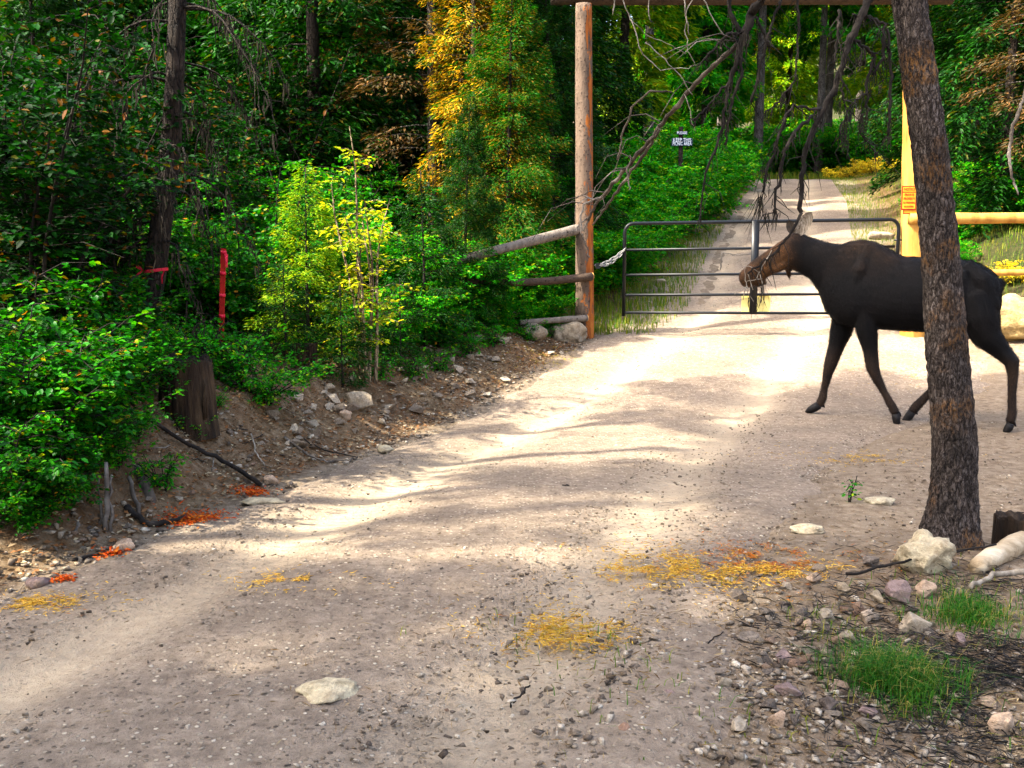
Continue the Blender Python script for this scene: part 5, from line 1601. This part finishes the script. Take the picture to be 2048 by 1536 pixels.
# twigs at the moose's muzzle hanging from the limb's end
mb = MB()
for pxs in ([(1542, 500), (1532, 520), (1522, 540), (1508, 562)], [(1492, 532), (1505, 535), (1520, 546)], [(1490, 533), (1491, 560), (1495, 575), (1497, 590), (1513, 610)], [(1494, 562), (1510, 560), (1524, 557)], [(1494, 572), (1482, 580), (1469, 588)], [(1500, 508), (1480, 510), (1460, 508), (1443, 506)], [(1494, 545), (1500, 560), (1506, 580)], [(1490, 575), (1486, 600)], [(1520, 548), (1526, 575), (1520, 605)]):
    limb(mb, [(u, v, 4.4, .95) for u, v in pxs], 3, .0015, 4)
limb(mb, [(1443, 506, 4.4, 1.5), (1442, 520, 4.4, 3), (1440, 540, 4.4, 1)], 3, .001, 5)
part(mb, 'hanging_twig', M['pale_twig'], pine)
# side twigs and beard lichen along the dark limbs
mb = MB(); rg3 = random.Random(12)
wl_ = MB()
for p in lp + lp2:
    if p.z < at(1600, 385, 4.4).z and p.x > at(1572, 400, 4.4).x: continue
    if rg3.random() < .55:
        q = p + Vector((rg3.gauss(0, .05), rg3.gauss(0, .05), -rg3.uniform(.03, .14)))
        mb.tube([p, (p + q) / 2 + Vector((rg3.gauss(0, .015), 0, .01)), q], [.0028, .002, .0008], 3, cap=False)
    for j in range(rg3.randrange(0, 4)):
        L = rg3.uniform(.02, .075)
        q = p + Vector((rg3.gauss(0, .008), rg3.gauss(0, .008), 0))
        wl_.strip([q, q + Vector((rg3.gauss(0, .006), 0, -L * .5)), q + Vector((rg3.gauss(0, .01), 0, -L))], [.0016, .0022, .0004], (math.cos(j * 2), math.sin(j * 2), 0))
for (u, v, n_, L0) in ((1520, 392, 26, .16), (1552, 425, 18, .07), (1733, 220, 20, .09), (1690, 255, 14, .06), (1777, 275, 12, .07), (1488, 75, 30, .08), (1565, 190, 14, .06), (1535, 425, 14, .09), (1720, 110, 16, .06), (1510, 590, 10, .09), (1525, 570, 10, .12)):
    p = at(u, v, 4.38)
    for j in range(n_):
        L = L0 * rg3.uniform(.4, 1.2); q = p + Vector((rg3.gauss(0, .01), rg3.gauss(0, .01), rg3.gauss(0, .01)))
        c1 = rg3.gauss(-.1, .2) * L
        wl_.strip([q, q + Vector((c1 * .4 + rg3.gauss(0, .005), 0, -L * .5)), q + Vector((c1, 0, -L))], [.0015, .0019, .0004], (math.cos(j), math.sin(j), 0))
part(mb, 'side_twigs', M['twig'], pine)
part(wl_, 'beard_lichen', M['lichen'], pine)
pc = conifer('pine', 5.0, .1, 1.5, 46, 260, (.12, .02), .05, .35, 91, mat='fir')
for nm, me in pc['parts'][1:]:
    c = link(nm, me, pine); c.location = cl[16] - pbase

# bare curved branch hanging from the dark right hand conifer
o = thing('hanging_branch', 'bare pale curved branch hanging in the dark trees on the right', 'branch', at(2075, 100, 9))
mb = MB(); limb(mb, [(2110, -30, 9, 8), (2075, 100, 9, 6), (2046, 200, 9, 4.5), (2026, 250, 9, 4.5), (2018, 310, 9, 4.5), (2024, 355, 9, 3.5), (2036, 390, 9, 1.5)]); part(mb, 'wood', M['dead_wood'], o)


# ------------------------------------------------------------------ moose
MA = Vector((3.0, 9.5)); MBk = Vector((4.36, 8.93))
mdir = (MBk - MA); mdir3 = Vector((mdir.x, mdir.y, 0)).normalized()
mn_ = Vector((-mdir3.y, mdir3.x, 0))          # away from the camera
if mn_.y < 0: mn_ = -mn_
P0 = Vector((MA.x, MA.y, 0))


def mp_(u, v, off=0.0):
    """pixel onto the moose's own vertical mid plane, shifted sideways by off metres"""
    r = ray(u, v)
    o = P0 + mn_ * off
    t = (o - CAM).dot(mn_) / r.dot(mn_)
    return CAM + r * t


def loft(mb, rings, n=28):
    b = len(mb.v)
    for (tu, tv, bu, bv, hw, egg) in rings:
        T = mp_(tu, tv); B = mp_(bu, bv); c = (T + B) / 2; ax = (T - B) / 2
        for k in range(n):
            a = 2 * math.pi * k / n
            w = hw * math.copysign(abs(math.sin(a)) ** .8, math.sin(a)) * (1 - egg * math.cos(a))
            mb.v.append(c + ax * math.cos(a) + mn_ * w)
    m = len(rings)
    for i in range(m - 1):
        for k in range(n):
            k2 = (k + 1) % n
            mb.f.append((b + i * n + k, b + i * n + k2, b + (i + 1) * n + k2, b + (i + 1) * n + k))
    mb.f.append(tuple(b + k for k in range(n))[::-1]); mb.f.append(tuple(b + (m - 1) * n + k for k in range(n)))


BODY = [(2003, 567, 2003, 584, .05, 0), (1994, 553, 2001, 606, .14, .0), (1980, 539, 1994, 640, .19, .0), (1958, 527, 1972, 668, .225, .05), (1930, 520, 1936, 676, .25, .1),
        (1895, 517, 1898, 669, .27, .1), (1850, 516, 1853, 663, .29, .08), (1805, 513, 1805, 661, .285, .1), (1775, 496, 1768, 658, .255, .2), (1748, 483, 1738, 656, .225, .3), (1725, 479, 1708, 654, .205, .35),
        (1702, 483, 1674, 646, .18, .25), (1682, 489, 1651, 620, .155, .1), (1662, 487, 1639, 585, .13, 0), (1642, 482, 1620, 557, .115, 0), (1622, 475, 1598, 545, .10, 0), (1604, 468, 1578, 537, .10, 0),
        (1588, 465, 1562, 540, .10, -.05), (1570, 476, 1545, 549, .09, -.05), (1552, 489, 1531, 557, .075, 0), (1533, 502, 1519, 565, .066, 0), (1513, 516, 1507, 573, .080, .05), (1496, 529, 1497, 575, .090, .05), (1485, 540, 1488, 574, .084, 0), (1478, 549, 1482, 568, .058, 0)]
LEGS = [(+.115, [(1712, 540, 8), (1706, 580, 24), (1692, 625, 25), (1682, 662, 21), (1672, 695, 15.5), (1661, 728, 13), (1656, 746, 10), (1649, 776, 6.9), (1645, 797, 8.6), (1638, 810, 8.4)], [(1638, 810), (1625, 818), (1611, 824)]),
        (-.125, [(1742, 530, 8), (1738, 575, 26), (1732, 628, 25), (1734, 665, 20), (1741, 700, 14.5), (1745, 735, 13), (1753, 755, 10), (1769, 786, 7.0), (1785, 814, 8.8), (1791, 826, 9)], [(1791, 828), (1794, 842), (1794, 852)]),
        (+.12, [(1930, 545, 10), (1922, 595, 36), (1903, 640, 34), (1893, 675, 24), (1904, 708, 15), (1905, 735, 14), (1886, 759, 10.5), (1856, 789, 8), (1833, 812, 9.3), (1824, 824, 9)], [(1824, 824), (1814, 838), (1803, 851)]),
        (-.14, [(1938, 545, 10), (1948, 592, 40), (1960, 640, 38), (1976, 676, 27), (2004, 704, 17.5), (2024, 724, 15), (2026, 748, 10.5), (2024, 788, 8), (2024, 828, 9), (2020, 845, 9)], [(2021, 848), (2015, 860), (2007, 868)])]
mb = MB()
loft(mb, BODY)
for off, L, toe in LEGS:
    pts = [mp_(u, v, off * (.45, .62, .85, 1, 1, 1, 1, 1, 1, 1)[i]) for i, (u, v, w) in enumerate(L)]
    rad = [w / ppm(p) for p, (u, v, w) in zip(pts, L)]
    mb.tube(pts, rad, 14, True)
# bell under the throat, tail, brow and jaw lumps
bp = [mp_(1574, 530), mp_(1577, 545), mp_(1579, 558)]
mb.tube(bp, [.035, .024, .012], 8, True)
mb.tube([mp_(1996, 560), mp_(2003, 568), mp_(2004, 580)], [.04, .03, .012], 8, True)
for sgn in (-1, 1):
    mb.tube([mp_(1570, 490, sgn * .055), mp_(1552, 500, sgn * .055)], [.035, .028], 8, True)      # brow
    mb.tube([mp_(1572, 527, sgn * .05), mp_(1548, 540, sgn * .045)], [.05, .04], 8, True)         # cheek
    mb.tube([mp_(1498, 552, sgn * .045), mp_(1487, 556, sgn * .04)], [.034, .028], 8, True)       # nostril swell
mb.tube([mp_(1530, 560), mp_(1512, 570)], [.04, .03], 8, True)
for sgn in (-1, 1):
    mb.tube([mp_(1738, 492, sgn * .05), mp_(1722, 540, sgn * .125), mp_(1708, 590, sgn * .12), mp_(1700, 620, sgn * .10)], [.05, .085, .085, .05], 10, True)   # shoulder blade
    mb.tube([mp_(1712, 585, sgn * .11), mp_(1738, 610, sgn * .13), mp_(1742, 640, sgn * .12)], [.06, .085, .05], 10, True)                                   # upper arm
    mb.tube([mp_(1930, 530, sgn * .10), mp_(1960, 560, sgn * .14), mp_(1978, 610, sgn * .13), mp_(1980, 650, sgn * .12)], [.07, .10, .10, .06], 10, True)      # haunch
    mb.tube([mp_(1925, 540, sgn * .16), mp_(1915, 600, sgn * .175), mp_(1915, 650, sgn * .15)], [.06, .10, .06], 10, True)                                   # flank and stifle
    mb.tube([mp_(1690, 500, sgn * .06), mp_(1655, 535, sgn * .085), mp_(1620, 530, sgn * .06)], [.04, .05, .03], 8, True)                                    # neck muscle
mm, n_, l_, p_ = newmat('moose_fur')
ca_ = n_.new('ShaderNodeAttribute'); ca_.attribute_name = 'coat'
tc = texco(n_, l_, (14, 14, 4)); nt1 = ntex(n_, l_, tc, 6, 6, .75); nt2 = ntex(n_, l_, texco(n_, l_), 5, 3)
vr = ramp(n_, [(.3, (.55, .55, .55)), (.7, (1.5, 1.45, 1.4))]); l_.new(nt1.outputs[0], vr.inputs[0])
v2 = ramp(n_, [(.35, (.55, .55, .62)), (.65, (1.7, 1.5, 1.3))]); l_.new(nt2.outputs[0], v2.inputs[0])
cc1 = mixc(n_, l_, 1.0, ca_.outputs['Color'], vr.outputs[0], 'MULTIPLY'); cc2 = mixc(n_, l_, 1.0, cc1, v2.outputs[0], 'MULTIPLY')
l_.new(cc2, p_.inputs['Base Color'])
p_.inputs['Roughness'].default_value = .62
p_.inputs['Specular IOR Level'].default_value = .12
p_.inputs['Sheen Weight'].default_value = .035
p_.inputs['Sheen Roughness'].default_value = .45
p_.inputs['Sheen Tint'].default_value = (.75, .85, 1, 1)
bump(n_, l_, p_, nt1.outputs[0], .5, .012)
tmp_me = bpy.data.meshes.new('tmp'); tmp_me.from_pydata([tuple(v) for v in mb.v], [], mb.f); tmp_me.update()
tmp = bpy.data.objects.new('tmp', tmp_me); col.objects.link(tmp)
bm = bmesh.new(); bm.from_mesh(tmp_me); bmesh.ops.recalc_face_normals(bm, faces=bm.faces); bm.to_mesh(tmp_me); bm.free()
md = tmp.modifiers.new('r', 'REMESH'); md.mode = 'VOXEL'; md.voxel_size = .011
ms = tmp.modifiers.new('s', 'SMOOTH'); ms.factor = .5; ms.iterations = 11
bpy.context.view_layer.update()
bme = bpy.data.meshes.new_from_object(tmp.evaluated_get(bpy.context.evaluated_depsgraph_get()))
bpy.data.objects.remove(tmp)
mloc = mp_(1820, 700); mloc.z = g1(mloc.x, mloc.y)
moose = thing('moose', 'dark brown cow moose walking past behind the leaning pine', 'moose', mloc)
bme.transform(Matrix.Translation(-mloc))
bme.name = 'body'
bme.materials.clear(); bme.materials.append(mm)
bme.polygons.foreach_set('use_smooth', [True] * len(bme.polygons))
co = np.zeros(len(bme.vertices) * 3, np.float32); bme.vertices.foreach_get('co', co); co = co.reshape(-1, 3) + np.array(mloc, np.float32)
rel = co - np.array(P0)
al = rel @ np.array(mdir3)                          # along the body, 0 at the forelegs
zz = co[:, 2] - mloc.z
body = np.array([.0016, .0014, .0017]); face = np.array([.042, .0210, .0075]); leg = np.array([.0150, .0100, .0070]); hump = np.array([.0120, .0068, .0030])
fw = sst(-.22, -.50, al)[:, None]; lw = (sst(.75, .45, zz) * .9)[:, None]
hw_ = (np.exp(-(((al - .30) / .35) ** 2)) * sst(1.30, 1.62, zz) * .8)[:, None]
C = body * (1 - hw_) + hump * hw_
C = C * (1 - lw) + leg * lw
C = C * (1 - fw) + face * fw
muz = (sst(-.78, -.92, al))[:, None]; C = C * (1 - muz * .35)
attr = bme.color_attributes.new('coat', 'FLOAT_COLOR', 'POINT')
attr.data.foreach_set('color', np.column_stack([C, np.ones(len(C))]).astype(np.float32).ravel())
mbody = link('body', bme, moose)
nv = np.zeros(len(bme.vertices) * 3, np.float32); bme.vertices.foreach_get('normal', nv); nv = nv.reshape(-1, 3).astype(float)
rgm = np.random.default_rng(5)
sel = rgm.integers(0, len(co), 80000)
flow = np.array(mdir3)[None] * .9 + np.array([0, 0, -.75])[None] + rgm.normal(0, .25, (len(sel), 3))
flow[zz[sel] < .75] = np.array([.1, 0, -1.]) + rgm.normal(0, .15, ((zz[sel] < .75).sum(), 3))
flow = unit(flow - nv[sel] * (flow * nv[sel]).sum(1, keepdims=True))
hl = np.where(zz[sel] < .75, .018, .03) * (1 - .5 * fw[sel, 0])
Hd = unit(flow + nv[sel] * .22)
hme = leaf_mesh('coat_hair', co[sel] - np.array(mloc) + nv[sel] * .001 + rgm.normal(0, .004, (len(sel), 3)), Hd, nv[sel], hl * rgm.uniform(.6, 1.3, len(sel)), np.full(len(sel), .0035), mm, 'diamond', 0, .1)
ha = hme.color_attributes.new('coat', 'FLOAT_COLOR', 'POINT')
hc = np.repeat(np.column_stack([C[sel] * (.4 + 2.6 * rgm.random((len(sel), 1)) ** 2.2), np.ones(len(sel))]), 4, 0)
ha.data.foreach_set('color', hc.astype(np.float32).ravel())
ho = link('coat_hair', hme, mbody); ho['kind'] = 'stuff'
# hooves: two toes and dew claws
for off, L, toe in LEGS:
    mb = MB()
    for sgn in (-1, 1):
        P = [mp_(u, v, off + sgn * (.012 + .012 * i / 2)) for i, (u, v) in enumerate(toe)]
        s = ppm(P[0])
        mb.tube([P[0], P[0].lerp(P[1], .6), P[1].lerp(P[2], .4), P[2]], [8 / s, 8.5 / s, 7 / s, 2 / s], 8, True)
    c0 = mp_(toe[0][0] + 8, toe[0][1] - 1, off); c1 = mp_(toe[0][0] + 11, toe[0][1] + 5, off)
    mb.tube([mp_(toe[0][0], toe[0][1] - 6, off), c0, c1], [5 / s, 3.2 / s, 1.2 / s], 6, True)
    part(mb, 'hoof', M['hoof'], moose)


def ear(base, tip, off0, off1, w, mat_out, mat_in, root):
    b = mp_(*base, off0); t = mp_(*tip, off1)
    ax = (t - b); L = ax.length; ax.normalize()
    side = ax.cross(mn_).normalized()
    mb1 = MB(); n1, n2 = 9, 7
    grid = []
    for i in range(n1):
        f = i / (n1 - 1)
        wd = w * (math.sin(math.pi * min(1, f * .80 + .12)) ** .75) * (1 if f < .98 else .15)
        row = []
        for k in range(n2):
            g = k / (n2 - 1) * 2 - 1
            row.append(b + ax * (L * f) + side * (wd * g) + mn_ * (.035 * (1 - g * g) * (1 - f * .5)))
        grid.append(row)
    for r_ in grid:
        for p in r_: mb1.v.append(p)
    for i in range(n1 - 1):
        for k in range(n2 - 1):
            mb1.f.append((i * n2 + k, i * n2 + k + 1, (i + 1) * n2 + k + 1, (i + 1) * n2 + k))
    nb_ = len(mb1.v)
    for r_ in grid:
        for p in r_: mb1.v.append(p + mn_ * .008)
    fs = list(mb1.f)
    for f in fs: mb1.f.append(tuple(nb_ + x for x in f[::-1]))
    o = part(mb1, 'ear', mat_in, root)
    return o


M['ear'] = simple_mat('ear_fur', [(.3, (.05, .036, .022)), (.5, (.22, .18, .135)), (.7, (.42, .37, .31))], 22, (3, 3, .6), .9, .5, .01)
ear((1594, 470), (1623, 424), -.05, -.11, .062, mm, M['ear'], moose)
M['fur_dark'] = simple_mat('fur_dark', [(.3, (.015, .011, .009)), (.7, (.05, .035, .02))], 30, rough=.8)
ear((1586, 468), (1577, 440), .05, .09, .042, mm, M['fur_dark'], moose)
M['eye'] = simple_mat('eye', [(.3, (.004, .003, .002)), (.7, (.01, .007, .004))], 3, rough=.08, bs=0, spec=.6)
for sgn in (-1,):
    c = mp_(1556, 502, -.088); bm = bmesh.new(); bmesh.ops.create_uvsphere(bm, u_segments=12, v_segments=8, radius=.018)
    me = bpy.data.meshes.new('eye'); bm.to_mesh(me); bm.free(); me.materials.append(M['eye']); o = link('eye', me, mbody); o.location = c - mloc
    c = mp_(1489, 556, -.072); bm = bmesh.new(); bmesh.ops.create_uvsphere(bm, u_segments=12, v_segments=8, radius=.016)
    me = bpy.data.meshes.new('nostril'); bm.to_mesh(me); bm.free(); me.materials.append(M['eye']); o = link('nostril', me, mbody); o.location = c - mloc; o.scale = (1, .5, 1.4)

for o in bpy.data.objects:
    if o.name.split('.')[0] in ('branches', 'hanging_lichen', 'beard_lichen', 'side_twigs', 'dead_branches', 'pale_twig', 'crown', 'foliage', 'stems', 'splinter', 'stripped_patch', 'blades') and o.type == 'MESH':
        o['kind'] = 'stuff'
